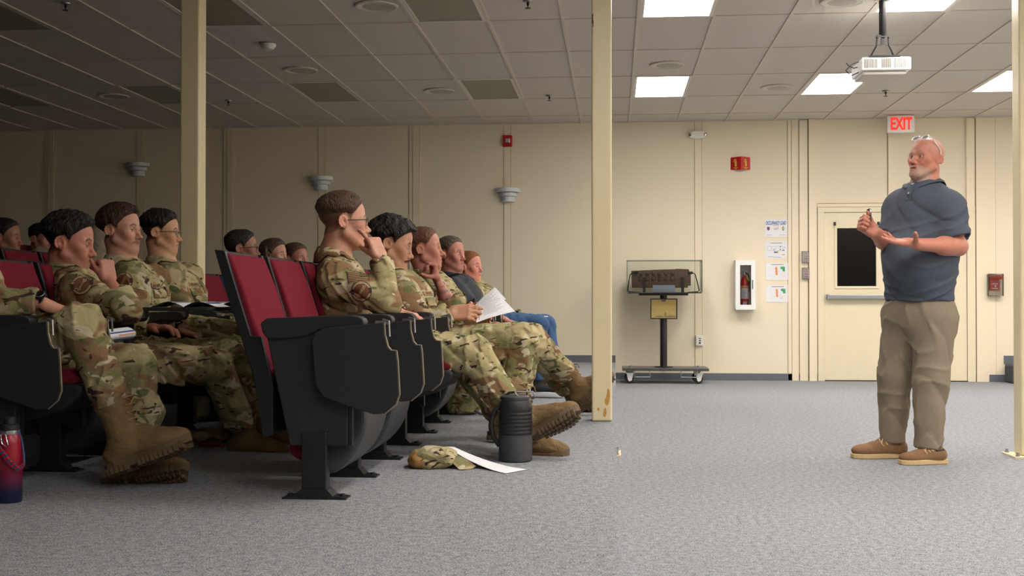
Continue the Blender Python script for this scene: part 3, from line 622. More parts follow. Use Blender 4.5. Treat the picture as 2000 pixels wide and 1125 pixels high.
# small bracket left on the carpet behind? bolt plate of the middle pillar is built with it
# ================================================================ auditorium chairs
TAB=[(-0.002,.59),(.008,.624),(.043,.641),(.269,.662),(.272,.618),(.283,.574),(.296,.559),(.315,.558),(.32,.518),(.327,.397),(.314,.36),(.273,.326),(.232,.322),(.133,.352),(.043,.385),(.012,.428),(.002,.55)]
def round_some(p,it=1): return smooth_poly(p,it)
def make_chair(down,tab):
    t=empty('auditorium_chair')
    MB().box((-.05,-.028,.03),(.045,.028,.25)).build('leg',M['blackp'],t,bevel=.004)
    f=MB().prism([(-.122,0),(-.122,.006),(-.075,.012),(-.052,.036),(.05,.036),(.072,.012),(.122,.006),(.122,0)],'y',-.038,.038)
    for a in (-.1,.1): f.lathe([(.011,.006),(.011,.016),(.006,.018)],(a,0,0),8)
    f.build('foot_plate',M['blackp'],t)
    MB().prism([(-.205,.665),(-.185,.599),(-.097,.198),(.125,.199),(.127,.64),(.0,.66)],'y',-.022,.026).build('side_panel',M['black'],t,bevel=.005)
    MB().box((.127,-.018,.2),(.140,.018,.35)).build('hinge_strip',M['blackp'],t)
    MB().prism(round_some([(-.212,.676),(-.1,.681),(.13,.690),(.182,.682),(.192,.655),(.17,.640),(.03,.642),(-.02,.612),(-.15,.597),(-.195,.605)]),'y',-.036,.04).build('armrest',M['dgrey'] if 0 else M['black'],t,bevel=.009,seg=3)
    b=MB().prism([(-.41,.936),(-.382,.938),(-.30,.66),(-.235,.42),(-.18,.40),(-.176,.232),(-.212,.22),(-.26,.465),(-.345,.718)],'y',.03,.503)
    b.build('backrest_shell',M['black'],t,bevel=.008)
    for y in (.024,.487):
        b=MB(); b.prism([(-.407,.94),(-.366,.934),(-.263,.611),(-.222,.606),(-.177,.426),(-.176,.232),(-.214,.22),(-.253,.465),(-.342,.718)],'y',y,y+.022)
        b.build('backrest_frame',M['blackp'],t,bevel=.003)
    c=MB(); n=8; prof=[(-.378,.925),(-.352,.926),(-.30,.80),(-.248,.64),(-.185,.45),(-.19,.425),(-.23,.43)]
    c.prism(prof,'y',.047,.486).build('back_cushion',M['red'],t,bevel=.016,seg=4)
    if down:
        MB().prism([(-.18,.36),(-.08,.27),(.1,.26),(.28,.31),(.35,.36),(.365,.40),(.34,.42),(-.18,.40)],'y',.045,.455).build('seat_shell',M['black'],t,bevel=.02,seg=3)
        MB().prism([(-.18,.40),(.34,.415),(.352,.44),(.30,.47),(.05,.452),(-.18,.44)],'y',.047,.453).build('seat_cushion',M['red'],t,bevel=.014,seg=3)
    else:
        MB().prism(round_some([(-.04,.60),(.10,.60),(.165,.45),(.183,.30),(.176,.25),(.15,.184),(.121,.141),(.077,.097),(.048,.082),(-.026,.087),(-.06,.12)]),'y',.05,.455).build('seat_shell',M['dgrey'],t,bevel=.02,seg=3)
        MB().prism([(-.13,.57),(-.04,.6),(-.06,.12),(-.12,.15),(-.15,.35)],'y',.055,.45).build('seat_cushion',M['red'],t,bevel=.02,seg=3)
        MB().box((.0,.1,.57),(.06,.42,.6)).build('seat_bracket',M['blackp'],t,bevel=.004)
    if tab=='folded':
        o=MB().prism(TAB,'y',-.064,-.050).build('writing_tablet',M['black'],t,bevel=.003)
        e=MB(); q=[(.269,.662),(.272,.618),(.283,.574),(.296,.559),(.315,.558),(.32,.518),(.327,.397),(.314,.36),(.273,.326)]
        e.tube([(a+.0015,-.057,z) for a,z in q],.0035,6).build('tablet_edge',M['edge'],o)  # rim highlight put into colour: pale tube along the tablet's right side
        MB().tube([(.262,-.045,.672),(.285,-.05,.668),(.288,-.05,.61)],.005,6).box((.235,-.055,.655),(.285,-.02,.668)).build('tablet_hinge',M['steel'],o)
    else:
        pl=[(.12,-.04),(.20,-.05),(.50,-.04),(.53,0),(.53,.30),(.50,.36),(.25,.36),(.14,.32),(.12,.20)]
        o=MB().prism(round_some(pl),'z',.695,.712).build('writing_tablet',M['black'],t,bevel=.003)
        MB().box((.1,-.03,.66),(.2,.02,.696)).build('tablet_hinge',M['steel'],o)
    return t
protos={}
def chair_row(x,y0,pitch,n,z,down,opened,rowname,hidden=()):
    for k in range(n):
        key=(k in down,'open' if k in opened else 'folded')
        if key not in protos: protos[key]=make_chair(*key); t=protos[key]
        else: t=copy_tree(protos[key])
        t.location=(x,y0+pitch*k,z)
        nn=['nearest the viewer','second from the viewer','third from the viewer','fourth from the viewer','fifth from the viewer','sixth from the viewer','seventh from the viewer','eighth from the viewer','ninth from the viewer','tenth from the viewer','eleventh from the viewer','twelfth from the viewer'][k]
        tag(t,'burgundy auditorium chair, '+('seat lowered' if k in down else 'seat folded up')+', '+nn+' in the '+rowname,'chair','auditorium chairs in rows')
R1X,R2X,R3X,R4X=-1.12,-2.45,-3.80,-5.15
chair_row(R1X,4.27,.546,12,PL,{2,3,5,8,10},(),'front row')
chair_row(R2X,4.33,.53,12,PL,{0,2,3,4,7,8,10},{2,3},'second row')
chair_row(R3X,5.90,.53,8,PL+.17,{3,5},(),'third row')
chair_row(R4X,8.6,.53,5,PL+.34,{3},(),'fourth row')
# ================================================================ implicit-surface modelling of people and clothes
V3=lambda *a: np.array(a,dtype=np.float64)
def nrm(v): v=np.asarray(v,float); return v/max(np.linalg.norm(v),1e-9)
def smin(a,b,k):
    if k<=0: return np.minimum(a,b)
    h=np.maximum(k-np.abs(a-b),0)/k; return np.minimum(a,b)-h*h*k*.25
class SDF:
    def __init__(s,disp=None): s.p=[]; s.disp=disp
    def _add(s,fn,c,r,k,op): s.p.append((fn,np.asarray(c,float),float(r),k,op)); return s
    def cone(s,a,b,ra,rb,k=.02,op='u',flat=None):   # round cone; flat=(axis,scale) squeezes across axis
        a=np.asarray(a,float); b=np.asarray(b,float); ab=b-a; L2=max(ab@ab,1e-9); dr=rb-ra
        if flat is not None:
            ax=nrm(flat[0]); sc=flat[1]
            def fn(P):
                q=P-a; t=np.clip(q@ab/L2,0,1); e=q-t[:,None]*ab; w=e@ax; e=e+((1/sc-1)*w)[:,None]*ax
                n=np.sqrt((e*e).sum(1)); return (n-(ra+t*dr))*(sc if sc<1 else 1)
        else:
            def fn(P):
                q=P-a; t=np.clip(q@ab/L2,0,1); e=q-t[:,None]*ab; return np.sqrt((e*e).sum(1))-(ra+t*dr)
        m=max(ra,rb)*(max(1,flat[1]) if flat is not None else 1)
        return s._add(fn,(a+b)/2,np.sqrt(L2)/2+m,k,op)
    def ell(s,c,r,R=None,k=.02,op='u'):
        c=np.asarray(c,float); r=np.asarray(r,float); R=np.eye(3) if R is None else R
        def fn(P):
            q=(P-c)@R; a=q/r; k0=np.sqrt((a*a).sum(1)); a=a/r; k1=np.sqrt((a*a).sum(1))+1e-9; return k0*(k0-1)/k1
        return s._add(fn,c,r.max(),k,op)
    def box(s,c,h,R=None,rad=.01,k=.01,op='u'):
        c=np.asarray(c,float); h=np.asarray(h,float); R=np.eye(3) if R is None else R
        def fn(P):
            q=np.abs((P-c)@R)-(h-rad); o=np.maximum(q,0); return np.sqrt((o*o).sum(1))+np.minimum(q.max(1),0)-rad
        return s._add(fn,c,np.linalg.norm(h),k,op)
    def cyl(s,a,b,ra,rb,k=.0,op='u'):   # flat-ended cone
        a=np.asarray(a,float); b=np.asarray(b,float); ab=b-a; L=np.linalg.norm(ab); u=ab/L
        def fn(P):
            q=P-a; t=q@u; e=q-t[:,None]*u; d=np.sqrt((e*e).sum(1))-(ra+np.clip(t/L,0,1)*(rb-ra)); return np.maximum(d,np.maximum(-t,t-L))
        return s._add(fn,(a+b)/2,L/2+max(ra,rb),k,op)
    def sleeve(s,a,b,e,ra,rb,inner,k=.03,hem=0):   # cone from a to b ending in a flat open cuff at e
        a=np.asarray(a,float); b=np.asarray(b,float); e=np.asarray(e,float); u=nrm(b-a); L=np.linalg.norm(b-a); te=(e-a)@u
        def fn(P):
            q=P-a; t=q@u; tc=np.clip(t,0,L); r=np.sqrt(((q-tc[:,None]*u)**2).sum(1)); ra_=np.sqrt(np.maximum((q*q).sum(1)-t*t,0))
            R=ra+tc/L*(rb-ra); R=R+hem*np.clip((t-te+.05)/.006,0,1)
            d=r-R; d=np.maximum(d,t-te); return np.maximum(d,-np.maximum(ra_-inner,te-.018-t))
        return s._add(fn,(a+b)/2,L/2+max(ra,rb)+.01,k,'u')
    def fn(s,f,c,r,k=.0,op='u'): return s._add(f,c,r,k,op)
    def ev(s,P,prims=None):
        d=np.full(len(P),9.0)
        for fn,c,r,k,op in (s.p if prims is None else prims):
            q=fn(P)
            if op=='u': d=smin(d,q,k)
            elif op=='s': d=-smin(-d,q,k)
            elif op=='i': d=-smin(-d,-q,k)
        if s.disp is not None: d=d+s.disp(P)
        return d
    def mesh(s,h,n=12,margin=.012):
        us=[p for p in s.p if p[4]=='u']
        lo=np.min([p[1]-p[2] for p in us],0)-margin; hi=np.max([p[1]+p[2] for p in us],0)+margin
        i0=np.floor(lo/(h*n)).astype(int); i1=np.ceil(hi/(h*n)).astype(int)
        g=np.stack(np.meshgrid(*[np.arange(i0[a],i1[a]) for a in range(3)],indexing='ij'),-1).reshape(-1,3)
        cen=(g+.5)*h*n; hd=h*n*.8661
        # cull blocks by bounding spheres, then by distance
        near=np.zeros(len(cen),bool)
        for p in us: near|=(np.linalg.norm(cen-p[1],axis=1)<p[2]+hd+p[3]+.01)
        g=g[near]; cen=cen[near]
        d=s.ev(cen); keep=np.abs(d)<hd*1.5+margin; g=g[keep]; cen=cen[keep]
        loc=np.stack(np.meshgrid(*[np.arange(n+1)]*3,indexing='ij'),-1).reshape(-1,3)
        OFF=1<<19
        def key(ix): ix=ix+OFF; return (ix[...,0].astype(np.int64)<<42)|(ix[...,1].astype(np.int64)<<21)|ix[...,2].astype(np.int64)
        VK=[];VP=[];FK=[]
        co=np.array([[0,0,0],[1,0,0],[0,1,0],[1,1,0],[0,0,1],[1,0,1],[0,1,1],[1,1,1]])
        ed=[(0,1),(2,3),(4,5),(6,7),(0,2),(1,3),(4,6),(5,7),(0,4),(1,5),(2,6),(3,7)]
        for b in range(len(g)):
            c=cen[b]; pr=[p for p in s.p if np.linalg.norm(p[1]-c)-p[2]<hd*3+p[3]+.01]
            if not any(p[4]=='u' for p in pr): continue
            base=g[b]*n
            v=s.ev((loc+base)*h,pr).reshape(n+1,n+1,n+1)
            neg=v<0
            if neg.all() or not neg.any(): continue
            cs=[neg[x:x+n,y:y+n,z:z+n] for x,y,z in co]; cnt=sum(q.astype(int) for q in cs)
            ci=np.argwhere((cnt>0)&(cnt<8))
            if not len(ci): continue
            vals=np.stack([v[ci[:,0]+x,ci[:,1]+y,ci[:,2]+z] for x,y,z in co],1)
            acc=np.zeros((len(ci),3)); w=np.zeros(len(ci))
            for a,e in ed:
                va,ve=vals[:,a],vals[:,e]; m=(va<0)!=(ve<0); t=np.where(m,va/np.where(m,va-ve,1),0)
                pt=co[a]+t[:,None]*(co[e]-co[a]); acc+=pt*m[:,None]; w+=m
            VK.append(key(ci+base)); VP.append((ci+base+acc/w[:,None])*h)
            for ax in range(3):
                u=[0,0,0]; u[ax]=1
                A=neg[:n,:n,:n]; B=neg[u[0]:u[0]+n,u[1]:u[1]+n,u[2]:u[2]+n]
                ei=np.argwhere(A!=B)
                if not len(ei): continue
                fl=A[ei[:,0],ei[:,1],ei[:,2]]
                b1=(ax+1)%3; b2=(ax+2)%3; e1=np.zeros(3,int); e1[b1]=1; e2=np.zeros(3,int); e2[b2]=1
                E=ei+base
                q=np.stack([key(E-e1-e2),key(E-e2),key(E),key(E-e1)],1)
                q[~fl]=q[~fl][:,::-1]; FK.append(q)
        if not VK: return np.zeros((0,3)),np.zeros((0,4),int)
        K=np.concatenate(VK); P=np.concatenate(VP); Q=np.concatenate(FK)
        o=np.argsort(K); K=K[o]; P=P[o]
        idx=np.searchsorted(K,Q); idx=np.minimum(idx,len(K)-1); ok=(K[idx]==Q).all(1)
        return P,idx[ok]
def mesh_obj(name,P,Fc,m,parent,base,colors=None,smooth_it=0):
    me=bpy.data.meshes.new(name); P=P.copy()
    if smooth_it:
        E=np.concatenate([Fc[:,[0,1]],Fc[:,[1,2]],Fc[:,[2,3]],Fc[:,[3,0]]])
        for it in range(smooth_it):
            acc=np.zeros_like(P); w=np.zeros(len(P))
            for a,b in ((0,1),(1,0)):
                for ax in range(3): acc[:,ax]+=np.bincount(E[:,a],P[E[:,b],ax],len(P))
                w+=np.bincount(E[:,a],minlength=len(P))
            P=P*.5+acc/np.maximum(w,1)[:,None]*.5
    L=(P-np.asarray(base)).astype(np.float32)
    me.vertices.add(len(P)); me.vertices.foreach_set('co',L.ravel())
    me.loops.add(4*len(Fc)); me.loops.foreach_set('vertex_index',Fc.astype(np.int32).ravel())
    me.polygons.add(len(Fc)); me.polygons.foreach_set('loop_start',np.arange(0,4*len(Fc),4,dtype=np.int32)); me.polygons.foreach_set('loop_total',np.full(len(Fc),4,dtype=np.int32))
    me.polygons.foreach_set('use_smooth',np.ones(len(Fc),bool)); me.materials.append(m); me.update(); me.validate()
    if colors is not None:
        at=me.color_attributes.new('Col','FLOAT_COLOR','POINT'); c=np.ones((len(P),4),np.float32); c[:,:3]=colors; at.data.foreach_set('color',c.ravel())
    o=bpy.data.objects.new(name,me); COL.objects.link(o)
    if parent is not None: o.parent=parent
    return o
def folds(seed,amp=.005,wl=.09,dirv=None):
    r=np.random.RandomState(seed); ds=[nrm(r.normal(size=3)) for _ in range(5)]; ph=r.uniform(0,6,5)
    a=2*PI/wl
    def f(P):
        w1=np.sin(P@ds[0]*a*.6+ph[0]); w2=np.sin(P@ds[1]*a*.55+ph[1])
        r1=np.abs(np.sin(P@ds[2]*a*.5+1.6*w1+ph[2])); r2=np.abs(np.sin(P@ds[3]*a*.62+1.5*w2+1.1*w1+ph[3]))
        return amp*((1-r1)**2*1.0-(1-r2)**2*.9)+amp*.3*w1*w2
    return f
def rotz(a): c,s=math.cos(a),math.sin(a); return np.array([[c,-s,0],[s,c,0],[0,0,1.]])
def roty(a): c,s=math.cos(a),math.sin(a); return np.array([[c,0,s],[0,1,0],[-s,0,c]])
def rotx(a): c,s=math.cos(a),math.sin(a); return np.array([[1,0,0],[0,c,-s],[0,s,c]])
D2=PI/180
class Head:   # frame with x = face direction, y = left, z = up
    def __init__(s,c,yaw,pitch=0,roll=0,sc=1.08,**o):
        s.c=np.asarray(c,float); s.R=rotz(yaw*D2)@roty(pitch*D2)@rotx(roll*D2); s.s=sc; s.o=o   # pitch>0 looks down
    def w(s,*p): return s.c+s.R@(np.array(p,float)*s.s)
    def local(s,P): return (P-s.c)@s.R/s.s
    def build(s,S):
        o=s.o; R=s.R; k=s.s; fat=o.get('fat',1.0); jaw=o.get('jaw',1.0)
        E=lambda c,r,kk=.02,op='u',RR=None: S.ell(s.w(*c),np.array(r)*k,R if RR is None else R@RR,kk*k,op)
        C=lambda a,b,ra,rb,kk=.02,op='u': S.cone(s.w(*a),s.w(*b),ra*k,rb*k,kk*k,op)
        E((-.014,0,.046),(.096,.076,.079)); E((.026,0,.040),(.066,.064,.068),.03)
        E((.028,0,-.020),(.062,.060*fat,.072),.03)
        for y in (-1,1):
            C((.005,y*.052*jaw*fat,-.050),(.070,y*.022*jaw,-.096),.020,.017,.03)
            C((.062,y*.046*fat,-.010),(.070,y*.036,-.030),.018,.016,.03)
            C((.083,y*.012,.022),(.070,y*.046,.022),.0115,.010,.016)
        E((.052,0,-.080),(.038,.034*fat,.030),.03); E((.079,0,-.100),(.016,.020*jaw,.015),.022)
        E((.078,0,-.058),(.022,.030,.026),.02)
        for y in (-1,1):
            S.ell(s.w(.098,y*.032,.003),np.array((.017,.017,.012))*k,R,.012*k,'s')
        C((.086,0,.016),(.108,0,-.026),.0085,.0095,.014); E((.113,0,-.031),(.0125,.0115,.010),.010)
        for y in (-1,1):
            E((.101,y*.0135,-.036),(.010,.0075,.0085),.006)
            S.ell(s.w(.108,y*.0065,-.0445),np.array((.0055,.0032,.004))*k,R,.003*k,'s')
        # eyes and lids
        for y in (-1,1):
            ec=s.w(.0765,y*.0315,.003)
            S.ell(ec,np.array((.0128,)*3)*k,R,.002*k,'u')
            op=o.get('eye',.0042)
            for sg,zz in ((1,op),(-1,-.0042)):
                def lid(P,ec=ec,sg=sg,zz=zz):
                    q=(P-ec)@R; return np.maximum(np.sqrt((q*q).sum(1))-.0146*k,-(sg*q[:,2]-sg*zz*k))
                S.fn(lid,ec,.015*k,.003*k)
        # lips
        mo=o.get('mouth',0)
        C((.0985,0,-.0575),(.083,.024,-.0625),.0055,.003,.006); C((.0985,0,-.0575),(.083,-.024,-.0625),.0055,.003,.006)
        C((.0965,0,-.0695-mo),(.083,.021,-.0655),.0064,.003,.006); C((.0965,0,-.0695-mo),(.083,-.021,-.0655),.0062,.003,.006)
        for y in (-1,1): S.cone(s.w(.105,0,-.0632-mo/2),s.w(.085,y*.023,-.0638),(.0016+mo*.5)*k,.0016*k,.002*k,'s')
        # ears
        for y in (-1,1):
            RR=roty(-.25)@rotz(-y*.35)
            c0=(-.010,y*.079,-.002)
            S.ell(s.w(*c0),np.array((.0175,.0075,.029))*k,R@RR,.010*k,'u')
            S.ell(s.w(c0[0]+.003,c0[1]+y*.009,c0[2]+.002),np.array((.0095,.0075,.016))*k,R@RR,.004*k,'s')
            pts=[(-.004+.019*math.cos(a),.026*math.sin(a)) for a in np.linspace(-.6*1.5,3.9,9)]
            for q in range(8):
                f=lambda t:(c0[0]+(RR@np.array((t[0],y*.004,t[1])))[0],c0[1]+(RR@np.array((t[0],y*.004,t[1])))[1],c0[2]+(RR@np.array((t[0],y*.004,t[1])))[2])
                S.cone(s.w(*f(pts[q])),s.w(*f(pts[q+1])),.0042*k,.0042*k,.004*k,'u')
        if o.get('stache'):
            for y in (-1,1): S.cone(s.w(.104,y*.004,-.0515),s.w(.088,y*.026,-.060),.0062*k*o['stache'],.0042*k*o['stache'],.004*k,'u')
        if o.get('beard'):
            def bd(P): return 0
    def color(s,P,col,skin):
        q=s.local(P); o=s.o
        x,y,z=q[:,0],q[:,1],q[:,2]; ay=np.abs(y)
        near=(np.abs(x)<.14)&(ay<.1)&(z>-.13)&(z<.14)
        def blend(mask,c):
            m=(np.clip(mask,0,1)*near)[:,None]; col[:]=col*(1-m)+np.array(c[:3])*m
        sk=np.array(skin[:3])
        gauss=lambda cx,cy,cz,r: np.exp(-(((x-cx)**2+(ay-cy)**2+(z-cz)**2)/r**2))
        blend(.55*gauss(.07,.045,-.02,.030)+.5*gauss(.115,0,-.03,.018)+.6*gauss(-.01,.088,0,.03),sk*np.array((1.0,.80,.76)))
        hair=np.array(o.get('haircol',rgb(60,45,35))[:3])
        # close-cropped sides and shaved shadow
        if o.get('fade',.6)>0:
            zh=hairline(x,o); ct=o.get('cut',.05); lo=np.clip((z-zh+.006)/.012,0,1); hi=np.clip((z-zh)/np.maximum(ct-zh,.02),0,1); m=lo*np.clip(.55+.6*hi,0,1)*(ay<.09)
            earm=np.clip(1-((x+.01)**2+(z+.002)**2)/.00115,0,1)*(ay>.072)*(z<.036)
            blend(m*min(1,o.get('fade',.6)*1.25)*(1-np.clip(earm*4,0,1)),hair*.9+sk*.08)
        st=o.get('stub',.25)
        bm=np.clip((-.040-z+(np.clip(.06-x,0,.1))*-.2)/.015,0,1)*np.clip((x+.005)/.02,0,1)*np.clip((z+.14)/.02,0,1)
        lipm=np.clip(1-(((z+.0635)/.010)**2+(y/.024)**2),0,1)*(x>.08)
        blend(bm*st*(1-np.clip(lipm*3,0,1)),o.get('beardcol',hair*.7+sk*.3))
        if o.get('stache'):
            dd=np.minimum(((z+.0505+ (ay-.004)*.42)/.0062)**2,9)+((ay-.013)/.02)**4; blend(np.clip(1.6-dd,0,1)*(x>.086),o.get('beardcol',hair))
        blend(np.clip(lipm*2,0,1)*.8,sk*np.array((.85,.48,.46)))
        blend(np.clip(1-(((z+.0635)/.0022)**2+(y/.022)**4),0,1)*(x>.08),sk*.2)
        # brows
        bz=.0265+.006*np.sin(np.clip((ay-.012)/.036,0,1)*PI)-.004*np.clip((ay-.03)/.02,0,1); m=np.clip(1.4-np.abs(z-bz)/.0052,0,1)*np.clip((ay-.010)/.004,0,1)*np.clip((.052-ay)/.006,0,1)*(x>.05)
        blend(m*.9,o.get('browcol',hair))
        # eyes
        ex,ey,ez=x-.0765,ay-.0315,z-.003; r=np.sqrt(ex**2+ey**2+ez**2); opn=o.get('eye',.0042)
        eye=(r<.0139)&(ex>.0062)&(ez>-.0045)&(ez<opn+.0006)
        m=eye.astype(float); blend(m,(.42,.39,.37))
        gy=o.get('gaze',0)*.0128; ir=np.sqrt((y*np.sign(y)*0+ (y-np.sign(y)*.0315)-gy)**2+ez**2); blend(m*(ir<.0066),o.get('iris',(.10,.07,.045))); blend(m*(ir<.0030),(.01,.01,.01))
        edge=(r<.0153)&(ex>.002)&(np.abs(ez-opn)<.0016); blend(edge*.7,(.06,.035,.03))
def hairline(x,o=None):
    o=o or {}
    f=o.get('recede',0)
    xs=[-.13,-.05,-.030,-.014,.004,.022,.030,.045,.060-f*.5,.080-f]
    zs=[-.060,-.052,-.034,.030,.034,.004,.030,.050,.068,.088]
    return np.interp(x,xs,zs)
def hair_mesh(H,h,top=.018,side=.003,curl=.0,cut=.0,edge=0,seed=0,spike=0,fringe=0,back=0,name='hair',parent=None,base=(0,0,0),col=None,longhair=False):
    S=SDF(); R=H.R; k=H.s; r=np.random.RandomState(seed); ds=[nrm(r.normal(size=3)) for _ in range(6)]
    def f(P):
        q=H.local(P); x,y,z=q[:,0],q[:,1],q[:,2]
        def el(c,rr):
            a=(q-np.array(c))/np.array(rr); k0=np.sqrt((a*a).sum(1)); a=a/np.array(rr); return k0*(k0-1)/(np.sqrt((a*a).sum(1))+1e-9)
        d=smin(el((-.014,0,.046),(.096,.076,.079)),el((.026,0,.040),(.066,.064,.068)),.03)
        tt=np.clip((z-.035)/.06,0,1); tt=tt*tt*(3-2*tt); fr=np.clip((x-.02)/.06,0,1)
        zh=hairline(x,H.o); ct=max(cut,0)
        if cut>0:
            zz=np.maximum(ct-np.clip((x-.03)/.03,0,1)*.0,zh); s1=np.clip((z-ct+.012)/.05,0,1); tt=s1*s1*(3-2*s1); t=-.005+(side+.005)*np.clip((z-ct+.02)/.035,0,1)+(top-side)*tt+fringe*fr*tt
        else: t=side+(top-side)*tt+fringe*fr*tt
        t=t*np.where(t>0,np.clip((z-zh+edge*fr)/.022,.2,1),1)
        n=np.sin(q@ds[0]*180+2*np.sin(q@ds[1]*90))*.5+np.sin(q@ds[2]*260+2*np.sin(q@ds[3]*120))*.3+np.sin(q@ds[4]*75+1)*.5
        t=t+curl*n*(.25+.75*tt)
        reg=(zh-z)*.6
        if back: reg=np.minimum(reg,np.maximum(x+.02,-.10-z))
        return -smin(-(d-t)*k,-reg*k,.008*k)
    S.fn(f,H.w(0,0,.03),.155*k)
    P,Fc=S.mesh(h)
    if not len(P): return None
    q=H.local(P); c=np.tile(np.array(col[:3]),(len(P),1)); n=.5+.5*np.sin(q@ds[5]*400+3*np.sin(q@ds[1]*60)); c=c*(.75+.5*n)[:,None]
    return mesh_obj(name,P,Fc,M['hairm'],parent,base,c)
def hand(S,wr,f,n,side,curl,hs=1.05,thumb=(.55,.75,.25),tc=.35,spread=.06,elbow=None,ra=.044,rw=.027):
    f=nrm(f); n=np.asarray(n,float); n=nrm(n-f*(n@f)); t=np.cross(f,n)*side   # side=+1 right, -1 left
    wr=np.asarray(wr,float); R=np.stack([f,t,n],1)
    if elbow is not None:
        el=np.asarray(elbow,float); S.cone(el,el+(wr-el)*.35,ra*.95,ra,.02); S.cone(el+(wr-el)*.3,wr,ra,rw*1.02,.02,flat=(n,.88))
    S.box(wr+f*.050*hs,np.array((.050,.0385,.0135))*hs,R,.0125*hs,.018)
    S.ell(wr+f*.03*hs+t*.022*hs+n*.010*hs,np.array((.034,.017,.016))*hs,R,.014)
    S.ell(wr+f*.035*hs-t*.024*hs+n*.008*hs,np.array((.036,.013,.014))*hs,R,.014)
    if not hasattr(curl[0],'__len__'): curl=[curl]*4
    for i,(o_,l,r_) in enumerate(((.029,.074,.0092),(.0098,.083,.0094),(-.0098,.077,.0090),(-.0285,.060,.0080))):
        b=wr+f*(.094-.004*abs(i-1))*hs+t*o_*hs; a=0; S.ell(b-n*.003,(.0105*hs,)*3,None,.006); fd=nrm(f+t*(1.2-i)*spread); r=r_*hs
        for j,(c,sl) in enumerate(zip(curl[i],(.47,.29,.24))):
            a+=c*D2; d=fd*math.cos(a)+n*math.sin(a); e=b+d*l*hs*sl
            S.cone(b,e,r*(1.0-.05*j),r*(.95-.07*j),.004 if j else .010); S.ell(b,(r*1.04,)*3,None,.004) if j else None
            b=e
    d=nrm(f*thumb[0]+t*thumb[1]+n*thumb[2]); b=wr+f*.022*hs+t*.026*hs+n*.004
    e=b+d*.040*hs; S.cone(b,e,.0155*hs,.0125*hs,.014)
    d2=nrm(d*math.cos(tc)+nrm(f*.8+n*.3-t*.3)*math.sin(tc)); e2=e+d2*.032*hs; S.cone(e,e2,.0115*hs,.0105*hs,.005)
    d3=nrm(d2*math.cos(tc)+nrm(f*.8+n*.3-t*.3)*math.sin(tc)); S.cone(e2,e2+d3*.024*hs,.0105*hs,.0085*hs,.004)
    return e2+d3*.024*hs
def collar(S,c,up,fwd,r0=.066,r1=.085,h=.045,th=.006,gap=32,k=.006):
    up=nrm(up); fwd=nrm(np.asarray(fwd,float)-up*(np.asarray(fwd,float)@up)); sd=np.cross(up,fwd); c=np.asarray(c,float)
    def f(P):
        q=P-c; z=q@up; x=q@fwd; y=q@sd; r=np.sqrt(x*x+y*y); R=r0+(r1-r0)*(.5-z/h)
        ang=np.abs(np.arctan2(y,x))/D2
        g=(gap+np.clip(z/h,-.5,.5)*gap*.7-ang)*r*D2
        return np.maximum(np.maximum(np.abs(r-R)-th,np.abs(z+ x*.25)-h/2),g)
    S.fn(f,c,max(r0,r1)+h,k)

def collar_mesh(name,S,c,up,fwd,m,parent,base,r0=.070,r1=.108,h=.030,hf=-.012,drop=.05,gap=14,th=.004,inner=None,ri=.9):
    """turned-down shirt collar: stands round the neck, folds over and lies on the garment surface S"""
    up=nrm(up); fwd=nrm(np.asarray(fwd,float)-up*(np.asarray(fwd,float)@up)); sd=np.cross(up,fwd); c=np.asarray(c,float); n=36
    rows=[]
    for i in range(n+1):
        s=-1+2*i/n; front=abs(s)**2.5
        def pt(r,z,g): 
            a=(180-g)*s*D2; return c-fwd*math.cos(a)*r+sd*math.sin(a)*r+up*z
        top=h*(1-front)+hf*front
        ps=[pt(r0*ri,top-.022,gap*1.5),pt(r0,top,gap),pt(r0+.006,top-.001,gap)]
        g2=gap+10; q=pt(r1+.010*front,top,g2); low=top-drop-.012*front
        for _ in range(30):
            dd=S.ev(q[None,:])[0]-.007
            if dd<.001 or (q-c)@up<low: break
            q=q-up*min(dd,.01)
        mid=(ps[2]+q)/2+(q-c-up*((q-c)@up))*.06+up*.004
        rows.append(ps+[mid,q])
    k=5; vs_=[tuple(p-base) for r in rows for p in r]; b=MB(); b.add(vs_,[(i*k+j,i*k+j+1,(i+1)*k+j+1,(i+1)*k+j) for i in range(n) for j in range(k-1)])
    o=b.build(name,m,parent,smooth=False)
    o.data.polygons.foreach_set('use_smooth',[True]*len(o.data.polygons))
    md=o.modifiers.new('thickness','SOLIDIFY'); md.thickness=th; md.offset=0
    return o
# ================================================================ people
def npv(v): return np.array([v[0],v[1],v[2]],float)
